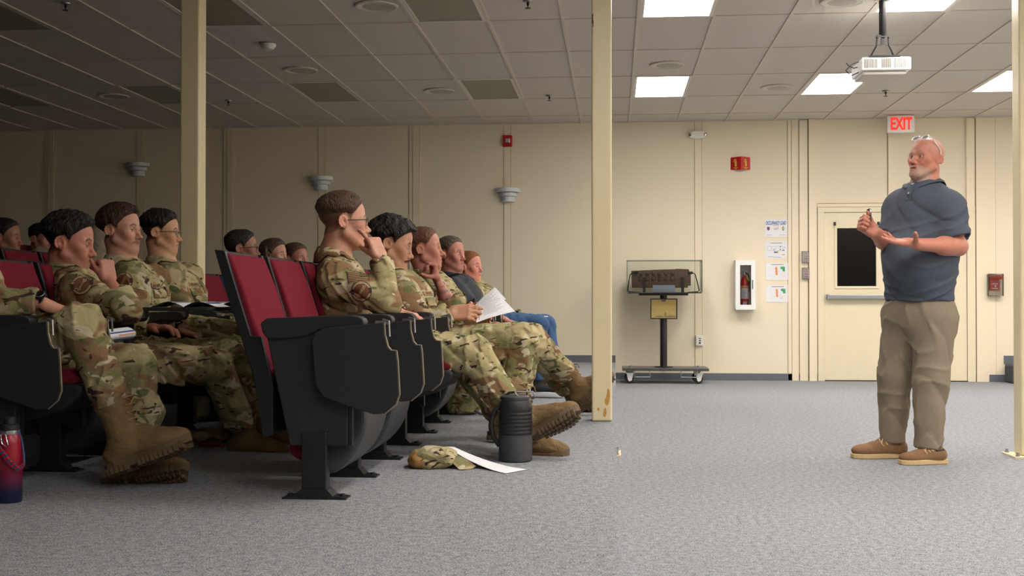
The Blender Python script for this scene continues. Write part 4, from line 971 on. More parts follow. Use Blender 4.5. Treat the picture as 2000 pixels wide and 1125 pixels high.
# ---- boot prototype (ankle at the origin, toe towards +x, sole below)
def boot_meshes():
    S=SDF(folds(5,.0022,.05))
    S.cone((0,0,-.03),(-.045,0,-.055),.046,.043,.02); S.cone((0,0,-.035),(.12,0,-.060),.050,.044,.03,flat=((0,1,0),.9))
    S.ell((.150,0,-.062),(.070,.047,.036),None,.03); S.cone((.0,0,-.03),(-.012,0,.125),.050,.060,.02,flat=((0,1,0),.88))
    S.cone((.04,0,.0),(.10,0,-.028),.020,.022,.02); S.cone((-.015,0,.135),(-.014,0,.12),.060,.062,.004,flat=((0,1,0),.9))
    S.cyl((-.0125,0,.137),(-.014,0,.3),.05,.05,.004,'s')
    S.fn(lambda P:-(P[:,2]+.086),(0,0,0),.5,.006,'i')
    return S.mesh(.0055)
BP,BF=boot_meshes()
def sole_mesh():
    b=MB(); L=[]; n=26
    def hw(x): return np.interp(x,[-.095,-.08,-.05,0,.05,.10,.15,.19,.212,.222],[0.001,.028,.040,.036,.038,.049,.053,.042,.022,.001])
    xs=[-.095,-.088,-.07,-.04,0,.04,.08,.12,.15,.175,.195,.212,.220,.222]
    up=[(x,hw(x)) for x in xs]; ol=up+[(x,-w) for x,w in reversed(up)][1:-1]
    zt=lambda x: .0+max(0,(x-.13))**2*2.2
    def slab(o,z0,z1,sc):
        m=len(o); v=[(x*1.0,y*sc,z0+zt(x)) for x,y in o]+[(x,y*sc,z1+zt(x)) for x,y in o]
        b.add(v,[tuple(range(m)),tuple(range(2*m-1,m-1,-1))]+[(i,i+m,(i+1)%m+m,(i+1)%m) for i in range(m)])
    slab(ol,-.106,-.078,1.0)
    for k,x in enumerate(np.arange(-.083,.205,.0165)):
        if .015<x<.045: continue
        w=hw(x)
        for s in (-1,1):
            b.box((x-.0062,s*w*.97-.008,-.115+zt(x)),(x+.0062,s*w*.97+.005,-.094+zt(x)))
            b.box((x-.0055+.004*s,s*w*.42-.011,-.118+zt(x)),(x+.0055+.004*s,s*w*.42+.011,-.104+zt(x)))
    return b
_bm=None; _sm=None; _lm=None
def make_boot(parent,base,pos,d,up,sc=1.0):
    global _bm,_sm,_lm
    d=nrm(d); up=np.asarray(up,float); up=nrm(up-d*(up@d)); sd=np.cross(up,d)
    if _bm is None:
        o=mesh_obj('boot',BP,BF,M['boot'],parent,(0,0,0)); _bm=o.data
        s=sole_mesh().build('sole',M['bsole'],o); _sm=s.data
        l=MB(); fr=[(.056,.115),(.054,.09),(.052,.065),(.050,.04),(.052,.016),(.066,-.004),(.084,-.016),(.104,-.026)]
        for i,(x,z) in enumerate(fr):
            w=.02; l.tube([(x-.012,-w-.008,z-.002),(x+.004,-w*.5,z+.002),(x+.006,0,z+.002),(x+.004,w*.5,z+.002),(x-.012,w+.008,z-.002)],.0028,6)
            if i<len(fr)-1:
                x2,z2=fr[i+1]; l.tube([(x-.008,-w,z),(x2+.004,w*.6,z2)],.0022,5).tube([(x-.008,w,z),(x2+.004,-w*.6,z2)],.0022,5)
        l.tube([(.06,0,.11),(.075,-.03,.10),(.07,-.05,.08)],.0025,5).tube([(.06,0,.11),(.078,.03,.10),(.07,.048,.085)],.0025,5)
        l=l.build('laces',M['lace'],o,smooth=True); _lm=l.data
    else:
        o=bpy.data.objects.new('boot',_bm); COL.objects.link(o); o.parent=parent
        for nm,me in (('sole',_sm),('laces',_lm)):
            c=bpy.data.objects.new(nm,me); COL.objects.link(c); c.parent=o
    mt=Matrix([[d[i],sd[i],up[i],pos[i]-base[i]] for i in range(3)]+[[0,0,0,1]])@Matrix.Diagonal((sc,sc,sc,1))
    o.matrix_local=mt; return o
def decal(name,S,c,n,up,w,h,nu,nv,cell,mats,parent,base,off=.004,flip=False,shear=0):
    n=nrm(n); up=np.asarray(up,float); up=nrm(up-n*(up@n)); sd=np.cross(up,n); c=np.asarray(c,float)
    U,Vv=np.meshgrid(np.linspace(-.5,.5,nu+1),np.linspace(-.5,.5,nv+1),indexing='ij')
    P=c+ (U.ravel()*w)[:,None]*sd+(Vv.ravel()*h)[:,None]*up+n*.09
    P0=P.copy(); tot=np.zeros(len(P))
    for _ in range(40):
        d=S.ev(P0-n*tot[:,None])-off; tot=np.clip(tot+d*.7,0,.16)
    P=P0-n*tot[:,None]; hit=np.abs(S.ev(P)-off)<.008
    top=P; k=len(P); Pb=P-n*.006
    b=MB(); b.mats=[M[m] if isinstance(m,str) else m for m in mats]; vs_=[tuple(q) for q in (np.concatenate([top,Pb])-np.asarray(base))]
    fs=[];ms=[]; I=lambda i,j:i*(nv+1)+j; act={}
    for i in range(nu):
        for j in range(nv):
            q=cell((i+.5)/nu,(j+.5)/nv)
            if q is not None and hit[[I(i,j),I(i+1,j),I(i+1,j+1),I(i,j+1)]].all(): act[(i,j)]=q; fs.append((I(i,j),I(i+1,j),I(i+1,j+1),I(i,j+1))); ms.append(q)
    for (i,j),q in act.items():
        for di,dj,a,e in ((-1,0,I(i,j),I(i,j+1)),(1,0,I(i+1,j+1),I(i+1,j)),(0,-1,I(i+1,j),I(i,j)),(0,1,I(i,j+1),I(i+1,j+1))):
            if (i+di,j+dj) not in act: fs.append((a,e,e+k,a+k)); ms.append(q)
    b.v=vs_; b.f=fs; b.m=ms
    return b.build(name,None,parent)
def flag_cell(u,v):   # stars towards the front (+side is forward on a right sleeve)
    if u<.02 or u>.98 or v<.03 or v>.97: return 1
    if u>.56 and v>.46: return 2 if (int(u*26)+int(v*16))%2 else 1
    return 0 if int(v*13)%2==0 else 1
def round_cell(u,v):
    x,y=(u-.5)*2,(v-.5)*2; r=math.hypot(x,y); a=math.atan2(y,x)
    if r>1: return None
    if r>.93: return 1
    if r>.74: return 0 if abs(y)>.25 else 1
    if r>.70: return 1
    for k in (-.1,.08):
        if abs((x-k)-.45*y- .12*math.sin(y*4))<.055 and abs(y)<.55: return 3
    if x<-.1 and y<-.1 and abs(y+.35+.5*(x+.3))<.06: return 3
    return 2
def garment_arm(S,sh,el,wr,cov,r0,r1,r2,cuff=True,k=.03):
    S.cone(sh,el,r0,r1,k); e=el+(wr-el)*cov
    if cov>0: S.sleeve(el,e+nrm(wr-el)*.03,e,r1,r2,r2-.012,k,.004 if cuff else 0)
def spectacles(H,parent,base,m,thick=1.0):
    b=MB(); k=H.s
    def pt(x,y,z): return tuple(H.w(x,y,z)-np.asarray(base))
    rect=lambda y: [(.101+ .0*a,y+.0235*math.copysign(abs(math.cos(t))**.6,math.cos(t)),.004+.0165*math.copysign(abs(math.sin(t))**.7,math.sin(t))) for a,t in [(0,2*PI*i/20) for i in range(20)]]
    for s in (-1,1):
        b.tube([pt(*q) for q in rect(s*.032)],.0013*k*thick,6,closed=True)
        b.tube([pt(.100,s*.055,.012),pt(.085,s*.071,.012),pt(.03,s*.078,.008),pt(-.005,s*.080,.006),pt(-.022,s*.080,-.010)],.0019*k*(1+(thick-1)*.4),6)
    b.tube([pt(.103,-.009,.008),pt(.108,0,.011),pt(.103,.009,.008)],.0013*k*thick,6)
    o=b.build('eyeglasses',m,parent,smooth=True)
    l=MB()
    for s in (-1,1):
        q=[pt(*p) for p in rect(s*.032)]; l.add(q,[tuple(range(20))])
    l.build('lens',M['lens'],o); return o
SEED=[11]
def person(label,ear,floor,rowx,hd,hair,ov={},top='camo',pants='camo',hR=None,hL=None,res=.0045,cres=.009,covR=.93,covL=.93,bR=None,bL=None,glasses=None,feet='boot',scale=1.06,patches=False,extra=None,skin=rgb(196,146,122),gscale=1,pocket=True,legs=True):
    SEED[0]+=1; seed=SEED[0]
    E=npv(W(*ear)); Y=E[1]
    base=np.array([rowx,Y,floor])
    t=empty('person',tuple(base),0,label,'person')
    k=scale
    J={}
    J['neck']=E+V3(-.035,0,-.155)*k; J['shR']=J['neck']+V3(.005,-.195,-.095)*k; J['shL']=J['neck']+V3(.005,.195,-.095)*k
    J['pel']=np.array([rowx-.10,Y,floor+.58]); J['chest']=(J['neck']*.62+J['pel']*.38)+V3(.01,0,0)
    for s,n in ((-1,'R'),(1,'L')):
        J['el'+n]=J['sh'+n]+V3(.10,s*.03,-.27)*k; J['wr'+n]=J['el'+n]+V3(.24,-s*.05,-.01)*k
        J['hip'+n]=J['pel']+V3(.06,s*.105,.0); J['knee'+n]=np.array([rowx+.42,Y+s*.13,floor+.53]); J['ank'+n]=np.array([rowx+.52,Y+s*.12,floor+.125])
    for a,v in ov.items(): J[a]=npv(W(*v))
    H=Head(E,hd.get('yaw',10),hd.get('pitch',0),hd.get('roll',0),hd.get('sc',1.12),haircol=hair['col'],**{a:b for a,b in hd.items() if a not in('yaw','pitch','roll','sc')})
    # body
    S=SDF(); H.build(S)
    S.cone(H.w(-.028,0,-.05),J['neck']+V3(0,0,-.01),.053*H.s*hd.get('neck',1),.060*k*hd.get('neck',1),.016)
    S.cone(J['neck'],J['chest'],.075*k,.09*k,.03)
    for n in 'RL':
        S.cone(J['neck']+V3(0,0,-.05),J['sh'+n],.045,.04,.02); S.cone(J['sh'+n],J['el'+n],.036,.036,.02)
    side=nrm(J['shL']-J['shR']); 
    for n,hh,cov in (('R',hR,covR),('L',hL,covL)):
        sd=1 if n=='R' else -1; w=J['wr'+n]; e=J['el'+n]; f0=nrm(w-e)
        hh=hh or {}
        hand(S,w,hh.get('f',f0),hh.get('n',(0,.15 if n=='R' else -.15,-1)),sd,hh.get('curl',[20,25,15]),hh.get('hs',1.05),hh.get('thumb',(.55,.75,.25)),hh.get('tc',.35),elbow=e,ra=.040,rw=.027)
    P,Fc=S.mesh(res); skc=np.array(skin[:3])
    col=np.tile(skc,(len(P),1)); H.color(P,col,skin)
    # knuckles and nails slightly redder
    for n in 'RL':
        d=np.linalg.norm(P-J['wr'+n],axis=1); m=(np.clip(1-np.abs(d-.14)/.1,0,1)*.25*(np.linalg.norm(P-E,axis=1)>.14))[:,None]; col=col*(1-m)+skc*np.array((1.05,.78,.72))*m
    if extra and 'tattoo' in extra:
        a,b_=J['elR'],J['wrR']; u=(P-a)@(b_-a)/((b_-a)@(b_-a)); rr=np.random.RandomState(4); ds=[nrm(rr.normal(size=3)) for _ in range(3)]
        q=(np.sin(P@ds[0]*110+1.5*np.sin(P@ds[1]*70))+.6*np.sin(P@ds[2]*150))
        m=((u>.3)&(u<.98)&(q>.55)&(np.linalg.norm(P-E,axis=1)>.14)&(np.linalg.norm(P-(a+np.clip(u,0,1)[:,None]*(b_-a)),axis=1)<.06)).astype(float)[:,None]*.6; col=col*(1-m)+np.array((.10,.10,.11))*m
    mesh_obj('body',P,Fc,M['skin'],t,base,col)
    hk={a:b for a,b in hair.items() if a not in('col','none')}
    if not hair.get('none'): hair_mesh(H,res if res<.005 else res*.8,parent=t,base=base,col=hair['col'],seed=seed,**hk)
    # top
    fwd=np.cross(side,V3(0,0,1)); fwd=nrm(fwd)
    g=gscale
    S=SDF(folds(seed,.0085 if top=='camo' else .006,.12))
    up=nrm(J['neck']-J['pel'])
    S.cone(J['pel'],J['chest'],.178*k*g,.185*k*g,.05,flat=(fwd,.80)); S.cone(J['chest'],J['neck']*.5+J['chest']*.5,.175*k*g,.125*k*g,.05,flat=(fwd,.78))
    for n in 'RL':
        S.cone(J['neck']+V3(0,0,-.075)*k,J['sh'+n],.052*k,.070*k,.05); S.cone(J['chest'],J['sh'+n]+V3(0,0,-.03),.12*k,.078*k,.05,flat=(fwd,.9))
    if top=='camo':
        for n,cov in (('R',covR),('L',covL)): garment_arm(S,J['sh'+n],J['el'+n],J['wr'+n],cov,.076*k,.062*k,.050*k if cov>.6 else .066*k)
    else:
        for n,cov in (('R',covR),('L',covL)):
            if cov>0: garment_arm(S,J['sh'+n],J['el'+n],J['wr'+n],cov,.074*k,.060*k,.048*k)
            else:
                e=J['sh'+n]*.25+J['el'+n]*.75; S.sleeve(J['sh'+n],e+nrm(e-J['sh'+n])*.03,e,.078*k,.070*k,.058,.03)
    S.cyl(J['neck']+V3(0,0,.01),J['neck']+V3(.01,0,.12),.058*k,.064*k,.012,'s')
    nm={'camo':'jacket','navy':'polo_shirt'}.get(top,'shirt')
    P,Fc=S.mesh(cres); jk=mesh_obj(nm,P,Fc,M[top],t,base,smooth_it=2)
    if top!='tshirt': collar_mesh('collar',S,J['neck']+V3(-.004,0,.0)*k,nrm(J['neck']-J['chest'])+V3(.02,0,.8),fwd,M[top],jk,base,r0=.070*k*hd.get('neck',1),r1=.100*k,h=.034*k,hf=-.030,drop=.07)
    if patches:
        for nm2,(c_,nn_,up_,sz_) in patches.items():
            if nm2=='flag_patch': decal(nm2,S,npv(W(*c_))+V3(0,-.05,0),nrm(nn_),up_,sz_,sz_*.56,30,13,flag_cell,['patch','patchd','olive'],jk,base)
            elif nm2=='squadron_patch': decal(nm2,S,npv(W(*c_))+V3(0,-.05,0),nrm(nn_),up_,sz_,sz_,36,36,round_cell,['patchl','patchd','patchr','patchl'],jk,base)
            else: decal(nm2,S,npv(W(*c_))+V3(0,-.05,0),nrm(nn_),up_,sz_,sz_*.32,10,4,lambda u,v:0,['olive'],jk,base)
    if top=='camo' and pocket:
        for s_,nm2 in ((-1,'name_tape'),(1,'service_tape')):
            c=J['chest']*.62+J['neck']*.38+side*s_*.085+fwd*.1
            decal(nm2,S,c,nrm(fwd+V3(0,0,.25)+side*s_*.25),V3(0,0,1),.11,.024,22,5,lambda u,v:(1 if (.15<u<.85 and .25<v<.75 and int(u*22)%3) else 0),['patch','patchd'],jk,base)
            decal('pocket_flap',S,c-V3(0,0,.045),nrm(fwd+V3(0,0,.2)+side*s_*.25),V3(0,0,1),.12,.045,10,5,lambda u,v:0,['camo'],jk,base,off=.007)
        decal('rank_patch',S,J['chest']*.75+J['neck']*.25+fwd*.1-side*.0,nrm(fwd+V3(0,0,.2)),V3(0,0,1),.045,.055,9,11,lambda u,v:(1 if abs(abs(u-.5)*1.2+.25-v)<.09 else 0),['patch','patchd'],jk,base,off=.008)
    # trousers
    if legs:
        S=SDF(folds(seed+50,.011 if pants=='camo' else .006,.13))
        S.cone(J['pel'],J['pel']+V3(.05,0,-.03),.165*k,.165*k,.05,flat=(V3(1,0,0),.85))
        for n in 'RL':
            h,kn,an=J['hip'+n],J['knee'+n],J['ank'+n]; r1=.082 if pants=='camo' else .068
            S.cone(h,kn,.096*k,r1*k,.05); S.cone(kn,an+(kn-an)*.22,r1*k,.066*k if pants=='camo' else .060*k,.03)
            if pants=='camo':
                S.ell(an+(kn-an)*.30,(.074*k,.072*k,.06*k),None,.03)
                q=h*.35+kn*.65+V3(0,-.075*k if n=='R' else .075*k,-.02); ax=nrm(kn-h); R=np.stack([ax,np.cross(V3(0,1,0),ax)*-1,V3(0,1,0)],1)
                S.box(q,(.085,.085,.014),R,.012,.006)
            else:
                S.cone(an+(kn-an)*.3,an+(kn-an)*.02,.062*k,.060*k,.02); u=nrm(an-kn); S.cyl(an+(kn-an)*.02,an+u*.12,.1,.1,0,'s')
        P,Fc=S.mesh(cres); mesh_obj('trousers' if pants!='denim' else 'jeans',P,Fc,M[pants],t,base,smooth_it=1)
        for n,bb in (('R',bR),('L',bL)):
            bb=bb or dict(d=(1,-.15 if n=='R' else .15,0),up=(0,0,1))
            if feet=='boot': make_boot(t,base,J['ank'+n] if 'p' not in bb else npv(W(*bb['p'])),bb['d'],bb['up'],bb.get('sc',1.08))
            elif feet=='sneaker': sneaker(t,base,J['ank'+n],bb['d'],n=='L')
    if glasses: spectacles(H,t,base,M[glasses])
    return t,J,H,base
def sneaker(parent,base,pos,d,white=False):
    d=nrm(d); S=SDF(); a=math.atan2(d[1],d[0])
    S.cone((-.03,0,-.05),(.12,0,-.075),.048,.036,.02); S.ell((.15,0,-.075),(.07,.045,.032),None,.02); S.cone((-.02,0,-.04),(-.02,0,.0),.045,.045,.02)
    S.fn(lambda P:-(P[:,2]+.09),(0,0,0),.5,.004,'i')
    P,Fc=S.mesh(.008); o=mesh_obj('sneaker',P,Fc,M['paper'] if white else M['sneak'],parent,(0,0,0)); o.location=tuple(pos-base); o.rotation_euler=(0,0,a)
    b=MB(); ol=[(-.09,-.025),(-.06,-.043),(.02,-.04),(.10,-.05),(.18,-.045),(.22,-.015),(.22,.015),(.18,.045),(.10,.05),(.02,.04),(-.06,.043),(-.09,.025)]
    b.prism(smooth_poly(ol,1),'z',-.118,-.082).build('sole',M['paper'],o,bevel=.008)
def watch(parent,base,J,n,m,nm='wristwatch',fr=.06,face=True):
    w,e=J['wr'+n],J['el'+n]; u=nrm(w-e); c=w-u*fr-base
    a=nrm(np.cross(u,V3(0,1,.01))); b=np.cross(u,a); r=.036
    t=MB().tube([tuple(c+(a*math.cos(q)+b*math.sin(q)*.9)*r) for q in np.linspace(0,2*PI,20)[:-1]],.008 if m is not M['strap'] else .009,8,closed=True,flat=.35)
    o=t.build(nm,m,parent,smooth=True)
    if nm=='wristwatch':
        q=nrm(a*.75+V3(0,-.6,0)*(1 if n=='R' else .2)); p=c+q*.036; w_=MB().mat(M['strap']).tube([tuple(p),tuple(p+q*.011)],.021,24); w_.mat(M['steel']).tube([tuple(p+q*.010),tuple(p+q*.0125)],[.0205,.0175],24); w_.mat(M['dark']).tube([tuple(p+q*.0122),tuple(p+q*.0132)],.017,24)
        w_.build('watch_case',None,o)
    return o
SKL=rgb(192,142,120); SKR=rgb(182,124,106); SKT=rgb(178,132,104); SKD=rgb(154,106,84)
BLK=rgb(22,19,18); DBR=rgb(42,30,24); BRN=rgb(74,52,38); GIN=rgb(140,88,52); GRB=rgb(84,72,62)
RX=lambda d,u,**k: dict(d=d,up=u,**k)
# front row
P1=person('soldier with wire glasses and ginger moustache resting his cheek on one raised finger',(670,435,5.62),PL,R1X,dict(yaw=22,pitch=1,sc=1.13,stache=1.1,stub=.12,beardcol=rgb(176,104,52),fade=.95,cut=.038,eye=.0046),dict(col=BRN,top=.018,side=.0035,curl=.0018,fringe=.0,cut=.038),
 dict(neck=(655,494,5.63),shR=(655,543,5.42),shL=(676,541,5.84),chest=(668,592,5.63),pel=(672,662,5.63),elR=(756,592,5.38),wrR=(744,503,5.46),elL=(742,612,5.92),wrL=(776,608,5.82),
  hipR=(722,672,5.52),kneeR=(925,692,5.50),ankR=(1000,800,5.45),hipL=(722,672,5.76),kneeL=(905,704,5.86),ankL=(1010,842,5.62)),
 hR=dict(f=(-.42,.12,.9),n=(-.75,.6,-.25),curl=[[14,12,6],[72,85,35],[78,85,35],[80,80,35]],thumb=(.7,.1,.75)),hL=dict(f=(1,-.1,-.25),n=(0,0,-1),curl=[15,20,10]),
 bR=RX((.86,-.12,.45),(-.4,.42,.82),p=(1022,812,5.44),sc=1.2),bL=RX((1,-.18,.02),(0,.05,1),p=(1015,848,5.60),sc=1.12),glasses='frame',patches=dict(flag_patch=((704,538,5.36),(.2,-1,.1),(-.12,0,1),.100),squadron_patch=((710,569,5.34),(.2,-1,0),(-.1,0,1),.098),tab_patch=((692,520,5.36),(.1,-1,.3),(0,0,1),.08)),res=.0034,cres=.006,skin=SKL)
watch(P1[0],P1[3],P1[1],'L',M['strap'],fr=.0)
P2=person('soldier with wavy black hair and dark moustache looking down at an open handout',(764,478,6.22),PL,R1X,dict(yaw=6,pitch=16,sc=1.10,stache=1.5,stub=.15,beardcol=rgb(48,34,28),fade=.9,cut=.012,eye=.0008),dict(col=BLK,top=.028,side=.004,curl=.005,fringe=.002,cut=.012,edge=.008),
 dict(neck=(764,530,6.24),shR=(785,572,6.02),shL=(800,568,6.44),chest=(795,606,6.22),pel=(795,660,6.22),elR=(828,634,5.96),wrR=(880,612,6.0),elL=(846,640,6.5),wrL=(915,622,6.42),
  hipR=(845,668,6.08),kneeR=(1018,664,6.02),ankR=(988,812,6.04),hipL=(845,668,6.34),kneeL=(1036,664,6.40),ankL=(1000,800,6.40)),
 hR=dict(f=(.97,.05,.02),n=(.05,.9,-.35),curl=[[12,22,10],[20,30,15],[25,35,20],[30,35,20]],thumb=(.9,.35,.2)),hL=dict(f=(.9,-.3,.15),n=(.2,-.9,-.2),curl=[20,30,15]),res=.0036,cres=.0085,skin=SKT,covR=.97)
P3=person('ruddy soldier with cropped brown hair, tattooed forearm raised and hand curled before him',(827,488,7.4),PL,R1X,dict(yaw=4,pitch=-3,sc=1.12,fat=1.04,stub=.08,fade=.75,recede=.008,cut=.035),dict(col=rgb(98,62,44),top=.012,side=.003,curl=.0015,cut=.035),
 dict(neck=(834,534,7.42),shR=(842,566,7.2),shL=(858,562,7.62),chest=(862,602,7.4),pel=(862,655,7.4),elR=(880,598,7.02),wrR=(853,546,6.98),elL=(895,635,7.7),wrL=(950,634,7.6),
  hipR=(890,660,7.28),kneeR=(1040,660,7.30),ankR=(1118,746,7.58),hipL=(890,660,7.52),kneeL=(1045,684,7.72),ankL=(1116,772,7.74)),
 hR=dict(f=(-.22,-.2,.95),n=(-.85,-.45,-.1),curl=[[62,70,25],[66,70,25],[70,68,25],[74,66,25]],thumb=(.25,.15,1.0)),
 bR=RX((.80,.10,.58),(-.62,.1,.75),p=(1128,752,7.58)),bL=RX((.9,.15,.35),(-.4,.2,.9),p=(1122,776,7.78)),res=.0042,cres=.009,skin=SKR,covR=.28,extra=('tattoo',))
P4=person('man in black polo shirt and blue jeans with short greying hair glancing sideways',(880,498,9.0),PL,R1X,dict(yaw=-26,sc=1.12,stub=.12,fade=.7,gaze=.3,recede=.01,cut=.03),dict(col=GRB,top=.012,side=.004,curl=.0015,cut=.03),
 dict(neck=(882,536,9.0),shR=(885,563,8.8),shL=(908,558,9.2),chest=(905,592,9.0),elR=(925,606,8.78),wrR=(985,624,8.8),kneeR=(1052,634,8.86),kneeL=(1066,632,9.16),ankR=(1050,744,8.9),ankL=(1085,745,9.1)),
 top='navy',pants='denim',covR=0,covL=0,feet='sneaker',res=.005,cres=.011,skin=SKR)
P5=person('young fair-skinned soldier with short reddish hair at the far end of the front row',(917,522,10.05),PL,R1X,dict(yaw=-24,sc=1.08,fat=1.06,stub=0,fade=.7,cut=.03),dict(col=GIN,top=.011,side=.003,curl=.001,cut=.03),
 dict(neck=(918,553,10.05),shR=(925,578,9.85),shL=(948,574,10.25),chest=(942,598,10.05)),res=.0055,cres=.012,skin=rgb(214,146,126))
# second row
N1=person('soldier cut by the left edge, legs crossed at brown boots, black watch',(-78,420,4.66),PL,R2X,dict(yaw=15,sc=1.1),dict(col=DBR,top=.015,side=.004),
 dict(neck=(-80,500,4.66),shR=(-72,540,4.42),shL=(-40,540,4.9),chest=(-60,600,4.66),pel=(-70,680,4.66),elR=(-25,592,4.34),wrR=(84,592,4.38),hipR=(-30,690,4.55),kneeR=(158,636,4.40),ankR=(232,808,4.40),hipL=(-10,700,4.75),kneeL=(262,712,4.80),ankL=(288,850,4.72)),
 hR=dict(f=(.9,.2,-.35),n=(0,.1,-1),curl=[15,20,10]),
 bR=RX((.93,-.04,.32),(-.3,.12,.93),sc=1.2,p=(243,850,4.40)),bL=RX((.98,-.04,.13),(-.12,.62,.75),sc=1.15,p=(262,893,4.62)),res=.0045,cres=.008,pocket=False)
watch(N1[0],N1[3],N1[1],'R',M['strap'],fr=-.002)
L1=person('soldier with thick black hair holding his fist against his mouth',(135,476,5.62),PL,R2X,dict(yaw=8,pitch=9,sc=1.16,fat=1.06,stub=.35,fade=.95,jaw=1.05,cut=.012),dict(col=BLK,top=.022,side=.005,curl=.006,fringe=.0,cut=.012),
 dict(neck=(126,524,5.62),shR=(150,566,5.42),shL=(175,564,5.84),chest=(160,608,5.62),pel=(165,676,5.62),elR=(248,606,5.33),wrR=(213,548,5.42),elL=(240,640,5.95),wrL=(300,640,5.9),
  hipR=(205,690,5.5),kneeR=(420,716,5.44),ankR=(478,850,5.6),hipL=(215,690,5.74),kneeL=(450,700,5.84),ankL=(500,830,5.9)),
 hR=dict(f=(-.22,.1,.95),n=(-.8,.55,-.2),curl=[[72,80,35],[76,80,35],[78,80,35],[80,80,35]],thumb=(.85,.4,.3)),covR=.42,patches=dict(flag_patch=((132,544,5.36),(-.1,-1,.2),(-.25,0,1),.09),squadron_patch=((163,554,5.34),(.15,-1,.1),(-.3,0,1),.105)),res=.0036,cres=.0065,skin=SKR)
L2=person('soldier with brown swept-back hair and faint moustache, turned slightly to the viewer',(235,451,6.22),PL,R2X,dict(yaw=-8,pitch=1,sc=1.10,stub=.1,stache=.7,beardcol=rgb(150,100,74),fade=.95,cut=.0),dict(col=rgb(58,36,27),top=.024,side=.006,curl=.003,fringe=.001,cut=.002),
 dict(neck=(238,506,6.22),shR=(258,550,6.0),shL=(300,545,6.44),chest=(272,596,6.22),pel=(270,660,6.22),elR=(280,628,5.96),wrR=(352,640,5.96),hipR=(300,665,6.1),kneeR=(480,690,6.05),ankR=(520,815,6.1)),
 hR=dict(f=(.92,.05,-.38),n=(-.2,.1,-1),curl=[[25,40,20],[22,40,20],[22,38,20],[20,35,15]],thumb=(.8,.5,.5)),patches=dict(squadron_patch=((247,549,5.94),(.2,-1,.1),(-.1,0,1),.10)),res=.0038,cres=.0075,skin=SKL)
watch(L2[0],L2[3],L2[1],'R',M['strap'],fr=.01)
L3=person('young soldier with cropped black hair and thin black glasses in front of the left pillar',(314,456,6.8),PL,R2X,dict(yaw=8,pitch=3,sc=1.06,stub=.0,fade=.95,cut=.03),dict(col=BLK,top=.022,side=.003,curl=.004,cut=.03),
 dict(neck=(316,508,6.8),shR=(332,545,6.6),shL=(368,540,7.0),chest=(350,590,6.8),pel=(345,650,6.8),elR=(366,622,6.56),wrR=(408,644,6.58)),glasses='frame',res=.0042,cres=.009,skin=rgb(196,150,116))
watch(L3[0],L3[3],L3[1],'R',M['wstrap'],nm='wristband',fr=.02)
person('bearded man with black-framed glasses and dark hair behind the empty near chairs',(472,487,8.3),PL,R2X,dict(yaw=14,sc=1.10,stub=.85,beardcol=rgb(60,44,38),fade=.6),dict(col=rgb(40,32,30),top=.013,side=.006,curl=.002),glasses='frame',top='denim',pants='khaki',feet='sneaker',res=.005,cres=.012,skin=SKD)
Wm=person('woman with brown shoulder-length hair, face half hidden by the chair backs',(535,500,8.95),PL,R2X,dict(yaw=-14,sc=1.02,stub=0,fade=0,jaw=.9),dict(col=rgb(78,62,48),top=.018,side=.016,curl=.002,back=1),top='navy',pants='khaki',feet='sneaker',res=.0055,cres=.012,skin=SKL)
# her long hair: two falling sides and a back
S_=SDF(); H_=Wm[2]
for s_ in (-1,1): S_.cone(H_.w(-.02,s_*.075,.05),H_.w(-.01,s_*.085,-.12),.032,.026,.03); S_.cone(H_.w(-.01,s_*.085,-.12),H_.w(.01,s_*.08,-.22),.026,.016,.02)
S_.cone(H_.w(-.07,0,.05),H_.w(-.08,0,-.2),.06,.045,.04); S_.disp=folds(3,.006,.03)
P_,F_=S_.mesh(.006); q=H_.local(P_); cc=np.tile(np.array(rgb(84,66,50)[:3]),(len(P_),1)); mesh_obj('long_hair',P_,F_,M['hairm'],Wm[0],Wm[3],cc)
person('ruddy soldier with short brown hair turned to the viewer behind the man with glasses',(577,508,9.6),PL,R2X,dict(yaw=-24,sc=1.10,fat=1.03,stub=.05,fade=.5,gaze=.25,recede=.004),dict(col=rgb(84,58,42),top=.014,side=.004,curl=.0015),res=.0052,cres=.012,skin=SKR)
# rows behind
person('soldier in the third row at the left edge, short dark hair, face in shadow',(8,466,7.9),PL+.17,R3X-.26,dict(yaw=8,pitch=2,sc=1.10,stub=.25,fade=.6),dict(col=BLK,top=.013,side=.004,curl=.001),top='greenv',res=.005,cres=.012,skin=SKD)
person('older man with dark cap and ruddy face at the back left',(80,468,10.4),PL+.34,R4X,dict(yaw=-12,pitch=8,sc=1.12,fat=1.05,stub=.15,beardcol=rgb(150,140,132),fade=.5),dict(col=rgb(30,26,24),top=.016,side=.006,curl=.002),top='tshirt',res=.006,cres=.014,skin=SKR)
# person with a pale hood, seen between two heads
C1=person('person in a pale beige hooded top, back of the hood visible between two soldiers',(203,478,8.9),PL+.17,R3X,dict(yaw=60,pitch=6,sc=1.05,fade=.2),dict(col=BRN,top=.01,side=.004),top='beige',res=.006,cres=.013,patches=False)
S_=SDF(folds(9,.004,.07)); H_=C1[2]; S_.ell(H_.w(-.02,0,.03),(.135,.115,.135),H_.R,.02); S_.cone(H_.w(-.05,0,-.04),H_.w(-.06,0,-.17),.10,.10,.04); S_.ell(H_.w(.10,0,.0),(.07,.075,.11),H_.R,.02,'s')
P_,F_=S_.mesh(.01); mesh_obj('hood',P_,F_,M['beige'],C1[0],C1[3])
